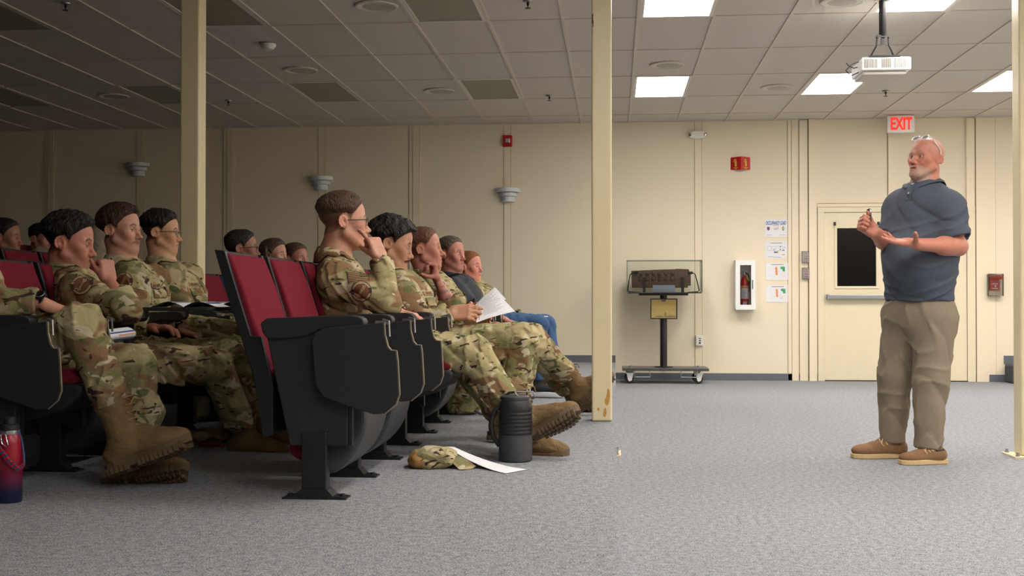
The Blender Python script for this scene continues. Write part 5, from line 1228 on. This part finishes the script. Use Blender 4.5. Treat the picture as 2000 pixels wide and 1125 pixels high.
# ---------------------------------------------------------------- the standing speaker
def speaker():
    base=np.array([1.76,7.15,0.]); t=empty('person',tuple(base),0,'bald man with grey beard, slate polo and khaki trousers, standing with clicker in hand','person')
    w=lambda *a: npv(W(*a))
    bf=nrm(V3(-.80,-.60,0)); 
    H=Head(w(1809,312,7.10),216,-6,-3,1.06,haircol=rgb(196,186,176),fade=.10,stub=.0,browcol=rgb(150,110,92),eye=.0036,mouth=.0045,fat=1.08,jaw=1.08,iris=(.10,.13,.16),neck=1.2)
    J=dict(neck=w(1806,360,7.12),shL=w(1850,402,6.96),shR=w(1759,402,7.26),elL=w(1872,482,6.90),wrL=w(1793,477,6.72),elR=w(1735,478,7.16),wrR=w(1706,452,6.92),
      chest=w(1806,425,7.12),pel=w(1795,575,7.12),hipL=w(1826,622,7.05),hipR=w(1766,618,7.2),kneeL=w(1818,738,7.02),kneeR=w(1748,735,7.22),ankL=w(1812,862,7.0),ankR=w(1743,852,7.24))
    S=SDF(); H.build(S)
    # short goatee as its own relief
    S.cone(H.w(.078,0,-.098),H.w(.074,0,-.112),.019*1.1,.013*1.1,.012)
    S.cone(H.w(-.028,0,-.05),J['neck'],.060*H.s,.070,.018); S.cone(J['neck'],J['chest'],.085,.10,.03)
    for n in 'RL': S.cone(J['neck']+V3(0,0,-.06),J['sh'+n],.05,.05,.02); S.cone(J['sh'+n],J['el'+n],.050,.046,.02)
    S.cone(J['elL'],J['elL']*.6+J['wrL']*.4,.048,.052,.02)
    hand(S,J['wrL'],(-.93,-.08,.10),(.08,-.25,.97),-1,[[6,6,4],[4,10,5],[10,14,8],[18,20,10]],1.2,(.30,.85,.75),.10,.07,elbow=J['elL'],ra=.052,rw=.038)
    TH=hand(S,J['wrR'],(-.80,-.35,.45),(.40,-.9,.15),1,[[68,85,45],[78,88,45],[82,88,45],[84,85,45]],1.12,(.95,.35,.55),.12,.03,elbow=J['elR'],ra=.052,rw=.036)
    P,Fc=S.mesh(.0036); sk=rgb(184,122,102); col=np.tile(np.array(sk[:3]),(len(P),1))
    H.color(P,col,sk)
    q=H.local(P); x,y,z=q[:,0],q[:,1],q[:,2]; ay=np.abs(y); gc=np.array(rgb(176,160,146)[:3])
    near=(np.abs(x)<.14)&(ay<.1)&(z>-.14)&(z<.14)
    bm=np.clip((-.050-z-.30*np.clip(.075-x,0,.1))/.014,0,1)*np.clip((x-.0)/.03,0,1)
    must=np.clip(1.4-((z+.050+(ay*.35))/.008)**2,0,1)*(x>.082)*(ay<.034)
    lip=np.clip(1-(((z+.0645)/.011)**2+(y/.024)**2),0,1)*(x>.08)
    m=(np.clip(np.maximum(bm,must*.5),0,1)*(1-np.clip(lip*3,0,1))*near*.62)[:,None]; rr=np.random.RandomState(2).uniform(.82,1.12,len(P))[:,None]; col=col*(1-m)+gc*rr*m
    # sun-tanned forearms, a little darker
    mesh_obj('body',P,Fc,M['skin'],t,base,col)
    # polo shirt
    side=nrm(np.cross(V3(0,0,1),bf)); S=SDF(folds(77,.0075,.19))
    hem=w(1793,588,7.12)
    S.cone(J['pel'],w(1797,500,7.08),.212,.222,.06,flat=(bf,.82)); S.cone(w(1797,500,7.08),J['chest'],.222,.205,.06,flat=(bf,.80)); S.cone(J['chest'],J['neck']*.42+J['chest']*.58,.19,.14,.06,flat=(bf,.8))
    S.ell(w(1780,515,6.99),(.15,.15,.15),None,.08)
    for n in 'RL':
        S.cone(J['neck']+V3(0,0,-.088),J['sh'+n]+V3(0,0,-.008),.062,.080,.08); S.cone(J['chest'],J['sh'+n]+V3(0,0,-.03),.125,.084,.08)
        f_=.80; e=J['sh'+n]*(1-f_)+J['el'+n]*f_; S.sleeve(J['sh'+n]+V3(0,0,-.01),e+nrm(e-J['sh'+n])*.03,e,.083,.086,.072,.05,.003)
    S.cyl(hem+V3(0,0,.0),hem+V3(0,0,-.4),.5,.5,.003,'s')
    S.cyl(J['neck']+V3(0,0,-.03),J['neck']+V3(-.01,-.01,.14),.064,.072,.01,'s')
    P,Fc=S.mesh(.0065); o=mesh_obj('polo_shirt',P,Fc,M['polo'],t,base,smooth_it=2)
    collar_mesh('collar',S,J['neck']+V3(0,0,-.005),V3(-.10,-.08,1),bf,M['polo'],o,base,r0=.080,r1=.120,h=.036,hf=-.008,drop=.075,gap=15)
    nk=J['neck']
    decal('placket',S,nk*.72+J['chest']*.28+bf*.1,bf+V3(0,0,.35),V3(0,0,1),.034,.13,4,12,lambda a,b:0,['polo'],o,base,off=.005)
    for z_ in (.05,-.02): decal('button',S,nk*.72+J['chest']*.28+bf*.1+V3(0,0,z_),bf+V3(0,0,.35),V3(0,0,1),.014,.014,6,6,lambda a,b:0 if (a-.5)**2+(b-.5)**2<.25 else None,['poloin'],o,base,off=.009)
    # trousers
    S=SDF(folds(91,.010,.17))
    S.cone(w(1795,570,7.12),w(1795,612,7.12),.185,.195,.05,flat=(bf,.82))
    for n,rk,ra in (('L',.100,.074),('R',.098,.072)):
        h_,kn,an=J['hip'+n],J['knee'+n],J['ank'+n]; S.cone(h_,kn,.130,rk,.05); e=an+V3(0,0,-.022); S.cone(kn,e+V3(0,0,-.05),rk,ra,.04); S.cyl(e+V3(0,0,-.015),e+V3(0,0,-.3),.2,.2,.002,'s')
    P,Fc=S.mesh(.008); mesh_obj('trousers',P,Fc,M['khaki'],t,base,smooth_it=1)
    # shoes
    for n,(hx,tx) in (('L',((1848,882,7.0),(1757,893,6.92))),('R',((1772,878,7.25),(1664,884,7.18)))):
        a=w(*hx); b=w(*tx); a[2]=b[2]=0; d=nrm(b-a); L=np.linalg.norm(b-a); sc=L/.30; up=V3(0,0,1); sd=np.cross(up,d); R=np.stack([d,sd,up],1)
        S=SDF(); T=lambda x,y,z: a+R@(np.array((x,y,z))*sc)
        S.cone(T(.05,0,.05),T(.18,0,.045),.048*sc,.043*sc,.02); S.ell(T(.225,0,.040),np.array((.077,.052,.034))*sc,R,.02); S.cone(T(.06,0,.06),T(.10,0,.075),.045*sc,.040*sc,.02)
        S.fn(lambda P:-(P[:,2]-.022),a,.6,.003,'i')
        P,Fc=S.mesh(.005); sh=mesh_obj('shoe',P,Fc,M['suede'],t,base)
        m=MB(); ol=smooth_poly([(-.002,-.02),(.02,-.042),(.10,-.038),(.18,-.053),(.25,-.052),(.297,-.03),(.305,0),(.297,.03),(.25,.052),(.18,.053),(.10,.038),(.02,.042),(-.002,.02)],1)
        m.prism([tuple((a+R@(np.array((x,y,0))*sc)-base)[:2]) for x,y in ol],'z',.0,.03).build('sole',M['crepe'],sh,bevel=.006,seg=3)
        # moc seam ring and laces
        m=MB(); ring=[T(.222+.055*math.cos(q),.036*math.sin(q),.058-.018*math.cos(q))-base for q in np.linspace(-2.2,2.2,15)]; m.tube([tuple(p) for p in ring],.004,6)
        m.build('moc_seam',M['suede'],sh,smooth=True)
        m=MB(); 
        for k_ in range(3): m.tube([tuple(T(.105+.022*k_,-.046,.078-.007*k_)-base),tuple(T(.112+.022*k_,0,.122-.011*k_)-base),tuple(T(.105+.022*k_,.046,.078-.007*k_)-base)],.0032,6)
        m.tube([tuple(T(.11,-.046,.080)-base),tuple(T(.13,.0,.115)-base),tuple(T(.16,.044,.075)-base)],.003,6).tube([tuple(T(.11,.046,.080)-base),tuple(T(.13,.0,.115)-base),tuple(T(.16,-.045,.080)-base)],.003,6)
        m.build('laces',M['crepe'],sh,smooth=True)
        m=MB(); m.tube([tuple(T(.02,-.0,.075)-base),tuple(T(.04,-.035,.085)-base),tuple(T(.09,-.042,.085)-base)],.009*sc,8); m.tube([tuple(T(.02,0,.075)-base),tuple(T(.04,.035,.085)-base),tuple(T(.09,.042,.085)-base)],.009*sc,8); m.build('ankle_padding',M['grip'],sh,smooth=True)
    # glasses pushed up on the head
    H2=Head(H.w(-.012,0,.046),216,-46,-3,1.06); o=spectacles(H2,t,base,M['clearframe'],thick=2.2)
    H3=H; 
    J['_k']=J['wrR']+nrm(V3(-.80,-.35,.45))*.085+nrm(V3(.40,-.9,.15))*.03+V3(.02,0,.055)
    return t,J,H,TH,base
SP=speaker()
# clicker in the raised hand
t=empty('presentation_clicker',tuple(SP[1]['_k']),0,'small black presentation clicker held upright in the speaker\'s raised fist','remote')
MB().prism(rrect(-.0095,-.045,.0095,.032,.008,4),'y',-.010,.010).build('clicker_body',M['strap'],t,bevel=.003,rot=(-.15,.12,.5))
MB().prism(rrect(-.005,.008,.005,.026,.004,3),'y',-.0125,-.010).build('clicker_button',M['steel'],t,rot=(-.15,.12,.5))
# ================================================================ loose things
# black growler jug on the floor
def gp(px,py,z=PL):
    x,y,w=ray(px,py); k=(z-HC)/w; return Vector((x*k,y*k,z))
p=gp(1007,900); t=empty('water_jug',tuple(p),0,'large black insulated jug with ribbed body and wire bail on the carpet','water bottle')
k=p.y/F; r=.078
def zz(py): return (905-py)*k
m=MB().lathe([(.07,0),(r*.99,.006),(r,.02),(r,zz(858)),(r*.99,zz(855)),(r*1.0,zz(853))],n=40); m.build('steel_base',M['dgrey'],t,smooth=True)
prof=[(r*.99,zz(855))]
for a in range(6):
    z=zz(852)+a*(zz(808)-zz(852))/6; dz=(zz(808)-zz(852))/6; prof+=[(r*.97,z+dz*.1),(r*1.0,z+dz*.3),(r*1.0,z+dz*.7),(r*.97,z+dz*.95)]
prof+=[(r*.99,zz(806)),(r*1.0,zz(800)),(r*.92,zz(790)),(r*.84,zz(786)),(.001,zz(786))]
MB().lathe(prof,n=40).build('body_sleeve',M['black'],t,smooth=True)
MB().lathe([(r*.83,zz(786)),(r*.86,zz(783)),(r*.84,zz(779)),(r*.7,zz(776)),(.001,zz(776))],n=40).build('lid',M['dgrey'],t,smooth=True)
m=MB().tube([(-r*.95,-.01,zz(800)),(-r*1.25,-.012,zz(806)),(-r*1.45,-.014,zz(830)),(-r*1.35,-.012,zz(856)),(-r*.95,-.01,zz(876))],.011,10); m.build('side_handle',M['black'],t,smooth=True)
m=MB().tube([(-.07,0,zz(783)),(-.03,0,zz(772)),(.05,0,zz(768)),(.055,0,zz(775))],.012,10,flat=.5); m.build('carry_strap',M['rubber'],t,smooth=True)
m=MB().tube([(.0,-.05,zz(768)),(.018,-.05,zz(780)),(.03,-.04,zz(784))],.0035,8).tube([(.0,-.05,zz(768)),(.085,-.045,zz(768)),(.09,-.03,zz(781)),(.075,-.02,zz(783))],.0035,8); m.build('wire_bail',M['steel'],t,smooth=True)
# red to blue bottle with cord at far left
p=gp(18,980); t=empty('water_bottle',tuple(p),0,'red-to-navy gradient water bottle with braided cord and carabiner at the left edge','water bottle')
k=p.y/F
def zz2(py): return (988-py)*k
mm,tt_,bb=newmat('red_to_navy_enamel'); tc=N(tt_,'ShaderNodeTexCoord'); sp_=N(tt_,'ShaderNodeSeparateXYZ'); tt_.links.new(tc.outputs['Object'],sp_.inputs[0]); mr=N(tt_,'ShaderNodeMapRange',i_From_Min=.04,i_From_Max=.17); tt_.links.new(sp_.outputs['Z'],mr.inputs[0])
mx=N(tt_,'ShaderNodeMix',data_type='RGBA'); mx.inputs[6].default_value=rgb(22,30,64); mx.inputs[7].default_value=rgb(150,18,44); tt_.links.new(mr.outputs[0],mx.inputs[0]); tt_.links.new(mx.outputs[2],bb.inputs['Base Color']); bb.inputs['Roughness'].default_value=.3
r=.046
MB().lathe([(r*.95,0),(r,.006),(r,zz2(868)),(r*.96,zz2(858)),(r*.8,zz2(850)),(.001,zz2(850))],n=36).build('flask',mm,t,smooth=True)
MB().lathe([(r*.80,zz2(850)),(r*.82,zz2(846)),(r*.8,zz2(842))],n=36).build('collar_ring',M['steel'],t,smooth=True)
MB().lathe([(r*.74,zz2(843)),(r*.76,zz2(840)),(r*.74,zz2(831)),(r*.45,zz2(829)),(r*.45,zz2(818)),(r*.3,zz2(815)),(.001,zz2(815))],n=30).build('lid',M['black'],t,smooth=True)
cord=[(-.03,-r-.004,zz2(860)),(-.01,-r-.006,zz2(875)),(.025,-r-.006,zz2(900)),(.05,-r*.8,zz2(917)),(.062,-.01,zz2(912)),(.056,.0,zz2(895)),(.048,.0,zz2(865)),(.034,0,zz2(842))]
cp=[Vector(a).lerp(Vector(b),q/6) for a,b in zip(cord[:4],cord[1:5]) for q in range(6)]
m=MB().mat(M['redp']); 
for i,q in enumerate(cp):
    m.mat(M['redp'] if i%2 else M['blue']).tube([q+Vector((-.004,-.002,-.006)),q+Vector((.005,-.002,.004))],.0065,6)
m.build('braided_cord',None,t)
MB().tube(cord[4:],.004,8).build('cord_loop',M['blue'],t,smooth=True)
MB().tube([(.0,-r-.008,zz2(846)),(-.004,-r-.01,zz2(850)),(.002,-r-.011,zz2(866)),(.018,-r-.011,zz2(873)),(.024,-r-.01,zz2(868)),(.014,-r-.009,zz2(848)),(.006,-r-.008,zz2(845))],.0028,8,closed=True).build('carabiner',M['chrome'],t,smooth=True)
# cap on the floor
p=gp(858,915); p.y+=.04; t=empty('patrol_cap',tuple(p),0,'camouflage cap lying on the carpet beside a white sheet','cap')
S_=SDF(folds(33,.006,.06)); S_.ell((-.055,0,.035),(.085,.085,.058),None,.02); S_.box((.02,0,.045),(.05,.07,.035),roty(.15),.03,.03); S_.fn(lambda P:-(P[:,2]-.002),(0,0,0),.4,.004,'i')
S_.cone((.02,-.045,.062),(-.03,-.055,.075),.012,.012,.02)
P_,F_=S_.mesh(.005); mesh_obj('crown',P_,F_,M['camo'],t,(0,0,0))
v=[];f=[]; nu,nv=10,8
for i in range(nu+1):
    a=-.9+1.8*i/nu
    for j in range(nv+1):
        rr=.07+.085*j/nv; x=.01+rr*math.cos(a)*1.0; y=rr*math.sin(a)*.75; z=.052-.040*(j/nv)-.03*abs(math.sin(a))**2; v.append((x,y,max(z,.004)))
for i in range(nu):
    for j in range(nv): q=i*(nv+1)+j; f.append((q,q+1,q+nv+2,q+nv+1))
m=MB(); m.add(v,f); m.add([(a,b,c-.003) for a,b,c in v],[tuple(reversed(q)) for q in f]); m.build('brim',M['camo'],t,smooth=True)
S_=SDF(folds(8,.004,.04)); S_.ell((-.085,-.0,.032),(.062,.088,.05),None,.02); S_.fn(lambda P:-(P[:,2]-.002),(0,0,0),.4,.004,'i')
P_,F_=S_.mesh(.006); mesh_obj('lining',P_,F_,mat('coyote_nylon',rgb(150,112,60),.7),t,(0,0,0))
# sheet of paper folded up at one corner
a,b,c,d=gp(905,905),gp(988,926),gp(1030,917),gp(945,898); 
t=empty('paper_sheet',tuple(c),0,'white printed sheet lying on the carpet next to the cap','paper')
o_=np.array(c); A=np.array(gp(930,912)); Bp=np.array(gp(988,926)); C_=np.array(gp(1030,918)); Dd=np.array(gp(958,908)); L0=A+V3(-.14,.03,.085); L1_=Dd+V3(-.17,.03,.075)
grid=[]; nn=10
for i in range(nn+1):
    s_=i/nn
    for e,(lo_,md,hi_) in enumerate(((L0,A,Bp),(L1_,Dd,C_))):
        q=(1-s_)**2*lo_+2*s_*(1-s_)*md+s_*s_*hi_; q=q.copy(); q[2]=max(q[2],PL+.002); grid.append(tuple(q-o_))
m=MB(); m.add(grid+[(x,y,z+.0012) for x,y,z in grid],[(2*i,2*i+2,2*i+3,2*i+1) for i in range(nn)]+[(2*i+k2,2*i+1+k2,2*i+3+k2,2*i+2+k2) for k2 in (2*nn+2,) for i in range(nn)])
m.build('sheet',M['paper'],t)
# handout held by the man looking down
def page(name,label,cat,pts,m=None,lines=True,group=None,closeY=0,accent='redink'):
    P=[np.array(q,float) for q in pts]; o=sum(P)/4; t=empty(name,tuple(o),0,label,cat,group)
    u=nrm(P[1]-P[0]); v=nrm(P[3]-P[0]); n=nrm(np.cross(u,v)); 
    if n[1]>0: n=-n
    nn=8; vs_=[]
    for i in range(nn+1):
        s_=i/nn; bow=math.sin(s_*PI)*.006
        for e in (0,1):
            q=(P[0]*(1-s_)+P[1]*s_) if e==0 else (P[3]*(1-s_)+P[2]*s_); vs_.append(tuple(q-o+n*bow))
    b=MB(); b.add(vs_+[tuple(np.array(q)-n*.0015) for q in vs_],[(2*i,2*i+2,2*i+3,2*i+1) for i in range(nn)]+[(2*i+18,2*i+19,2*i+21,2*i+20) for i in range(nn)])
    b.build('sheet',M['paper'],t)
    if lines:
        g=MB(); w=np.linalg.norm(P[1]-P[0]); h=np.linalg.norm(P[3]-P[0])
        def at(s_,r): return (P[0]*(1-s_)+P[1]*s_)*(1-r)+(P[3]*(1-s_)+P[2]*s_)*r-o+n*(math.sin(s_*PI)*.006+.0014)
        def ln(s0,s1,r0,r1,m): 
            k_=4; g.mat(M[m])
            q0=[at(s0+(s1-s0)*i/k_,r0) for i in range(k_+1)]; q1=[at(s0+(s1-s0)*i/k_,r1) for i in range(k_+1)]
            g.add([tuple(x) for x in q0+q1],[(i,i+1,i+k_+2,i+k_+1) for i in range(k_)])
        ln(.08,.92,.05,.062,'dinkblue'); ln(.08,.92,.11,.125,accent); ln(.06,.075,.12,.9,accent)
        for q in range(9): ln(.18,.85-.12*(q%3),.2+q*.065,.212+q*.065,'ink')
        g.build('print',None,t)
    return t
n_=lambda *a: npv(W(*a))
page('handout','white handout held open by the soldier looking down','handout',[n_(936,598,6.10),n_(978,579,6.16),n_(1006,608,6.06),n_(930,630,6.0)])
page('handout','second leaf of the open handout, standing behind the first','handout',[n_(928,596,6.22),n_(967,561,6.30),n_(988,584,6.22),n_(942,614,6.14)],accent='orange')
# clipboard and papers on the lap of the man in jeans
q=W(1030,621,8.95); t=empty('clipboard',tuple(q),0,'black clipboard lying on the knees of the man in jeans','clipboard')
MB().box((-.15,-.13,0),(.13,.13,.008)).box((-.15,-.03,.008),(-.12,.03,.018)).build('board',M['black'],t,bevel=.002)
t2=empty('paper_sheet',(q.x,q.y,q.z+.0095),0,'white papers stacked on the clipboard on the knees of the man in jeans','paper')
MB().box((-.10,-.12,0),(.16,.12,.004)).build('sheet',M['paper'],t2,rot=(0,0,.08))
# booklets on the two open tablets
def booklet(x,y,z,label,rz):
    t=empty('booklet',(x,y,z),rz,label,'booklet','open booklets on tablets')
    def curve(sg):
        vs_=[];n=10
        for i in range(n+1):
            s=i/n; xx=sg*s*.20; zz_=.002+.028*math.sin(min(s*1.3,1)*PI)**1.0*(1-s*.3)
            vs_+=[(xx,-.14,zz_),(xx,.14,zz_)]
        return vs_,n
    for sg,nm in ((-1,'left_page'),(1,'right_page')):
        vs_,n=curve(sg); b=MB().mat(M['paper']); b.add(vs_+[(a,c,d-.002) for a,c,d in vs_],[(2*i,2*i+2,2*i+3,2*i+1) for i in range(n)]+[(2*i+2*n+2,2*i+2*n+3,2*i+2*n+5,2*i+2*n+4) for i in range(n)])
        b.mat(M['ink']); 
        if sg<0: b.add([(vs_[2*i+e][0],vs_[2*i+e][1]*.9,vs_[2*i+e][2]+.001) for i in range(2,n) for e in (0,1)],[(2*i,2*i+2,2*i+3,2*i+1) for i in range(n-3)])
        else:
            for st,m in ((3,'orange'),(5,'dinkblue')): b.mat(M[m]).add([(vs_[2*i+e][0],vs_[2*i+e][1]*.9,vs_[2*i+e][2]+.001) for i in (st,st+1) for e in (0,1)],[(0,2,3,1)])
        b.build(nm,None,t,smooth=False)
tb=R2X
booklet(tb+.36,4.33+.53*2+.16,PL+.713,'open booklet on the writing tablet of the soldier with fist to mouth',.1)
booklet(tb+.38,4.33+.53*3+.16,PL+.713,'open booklet on the writing tablet of the soldier with brown swept-back hair',-.1)
# rolled brochure on the lap of the man at the left edge
q=W(228,655,5.0); t=empty('brochure',tuple(q),0,'curled white brochure behind the raised knee at left','brochure')
vs_=[];n=14
for i in range(n+1):
    a=-.3+2.9*i/n; vs_+=[(-.06+.06*math.sin(a)+.03*(1-i/n),-.09,.03*-math.cos(a)),(-.02+.06*math.sin(a)+.03*(1-i/n),.09,.03*-math.cos(a)+.01)]
b=MB().mat(M['paper']).add(vs_+[(x*.98,y,z*.95) for x,y,z in vs_],[(2*i,2*i+2,2*i+3,2*i+1) for i in range(n)]+[(2*i+2*n+2,2*i+2*n+3,2*i+2*n+5,2*i+2*n+4) for i in range(n)])
for st,m in ((8,'orange'),(10,'dinkblue')): b.mat(M[m]).add([(vs_[2*i+e][0]*1.01,vs_[2*i+e][1]*.95,vs_[2*i+e][2]*1.03+.001) for i in (st,st+1) for e in (0,1)],[(0,2,3,1)])
b.build('leaf',None,t)
# camouflage backpack under the front row
q=gp(905,808); t=empty('backpack',tuple(q),0,'camouflage backpack on the floor under the front row','backpack')
S_=SDF(folds(61,.008,.09)); S_.ell((0,0,.11),(.13,.12,.12),None,.03); S_.box((.0,.0,.09),(.11,.11,.085),None,.05,.03); S_.fn(lambda P:-(P[:,2]-.002),(0,0,0),.5,.004,'i')
P_,F_=S_.mesh(.007); mesh_obj('bag',P_,F_,M['camo'],t,(0,0,0))
MB().tube([(.09,-.10,.03),(.13,-.12,.01),(.18,-.1,.008),(.22,-.06,.008)],.012,8,flat=.5).build('strap',M['rubber'],t,smooth=True)
# soft cap and gloves under the second row
q=gp(410,862); t=empty('folded_cap',tuple(q),0,'crumpled camouflage cap on the dark floor behind the near front chair','cap')
S_=SDF(folds(71,.010,.06)); S_.ell((0,0,.03),(.12,.08,.04),None,.03); S_.ell((.1,.02,.02),(.07,.05,.025),None,.03); S_.fn(lambda P:-(P[:,2]-.002),(0,0,0),.5,.004,'i')
P_,F_=S_.mesh(.007); mesh_obj('cloth',P_,F_,M['camo'],t,(0,0,0))
q=gp(405,872); t=empty('glove',tuple(q),0,'small dark red glove lying before the crumpled cap','glove')
S_=SDF(folds(72,.004,.04)); S_.ell((0,0,.012),(.05,.03,.014),None,.02)
for i in range(4): S_.cone((.03,-.02+.013*i,.010),(.08,-.026+.017*i,.008),.008,.007,.004)
S_.cone((.0,-.02,.010),(.03,-.05,.008),.008,.007,.01)
P_,F_=S_.mesh(.0045); mesh_obj('knit',P_,F_,mat('dark_red_knit',rgb(120,24,30),.9),t,(0,0,0))
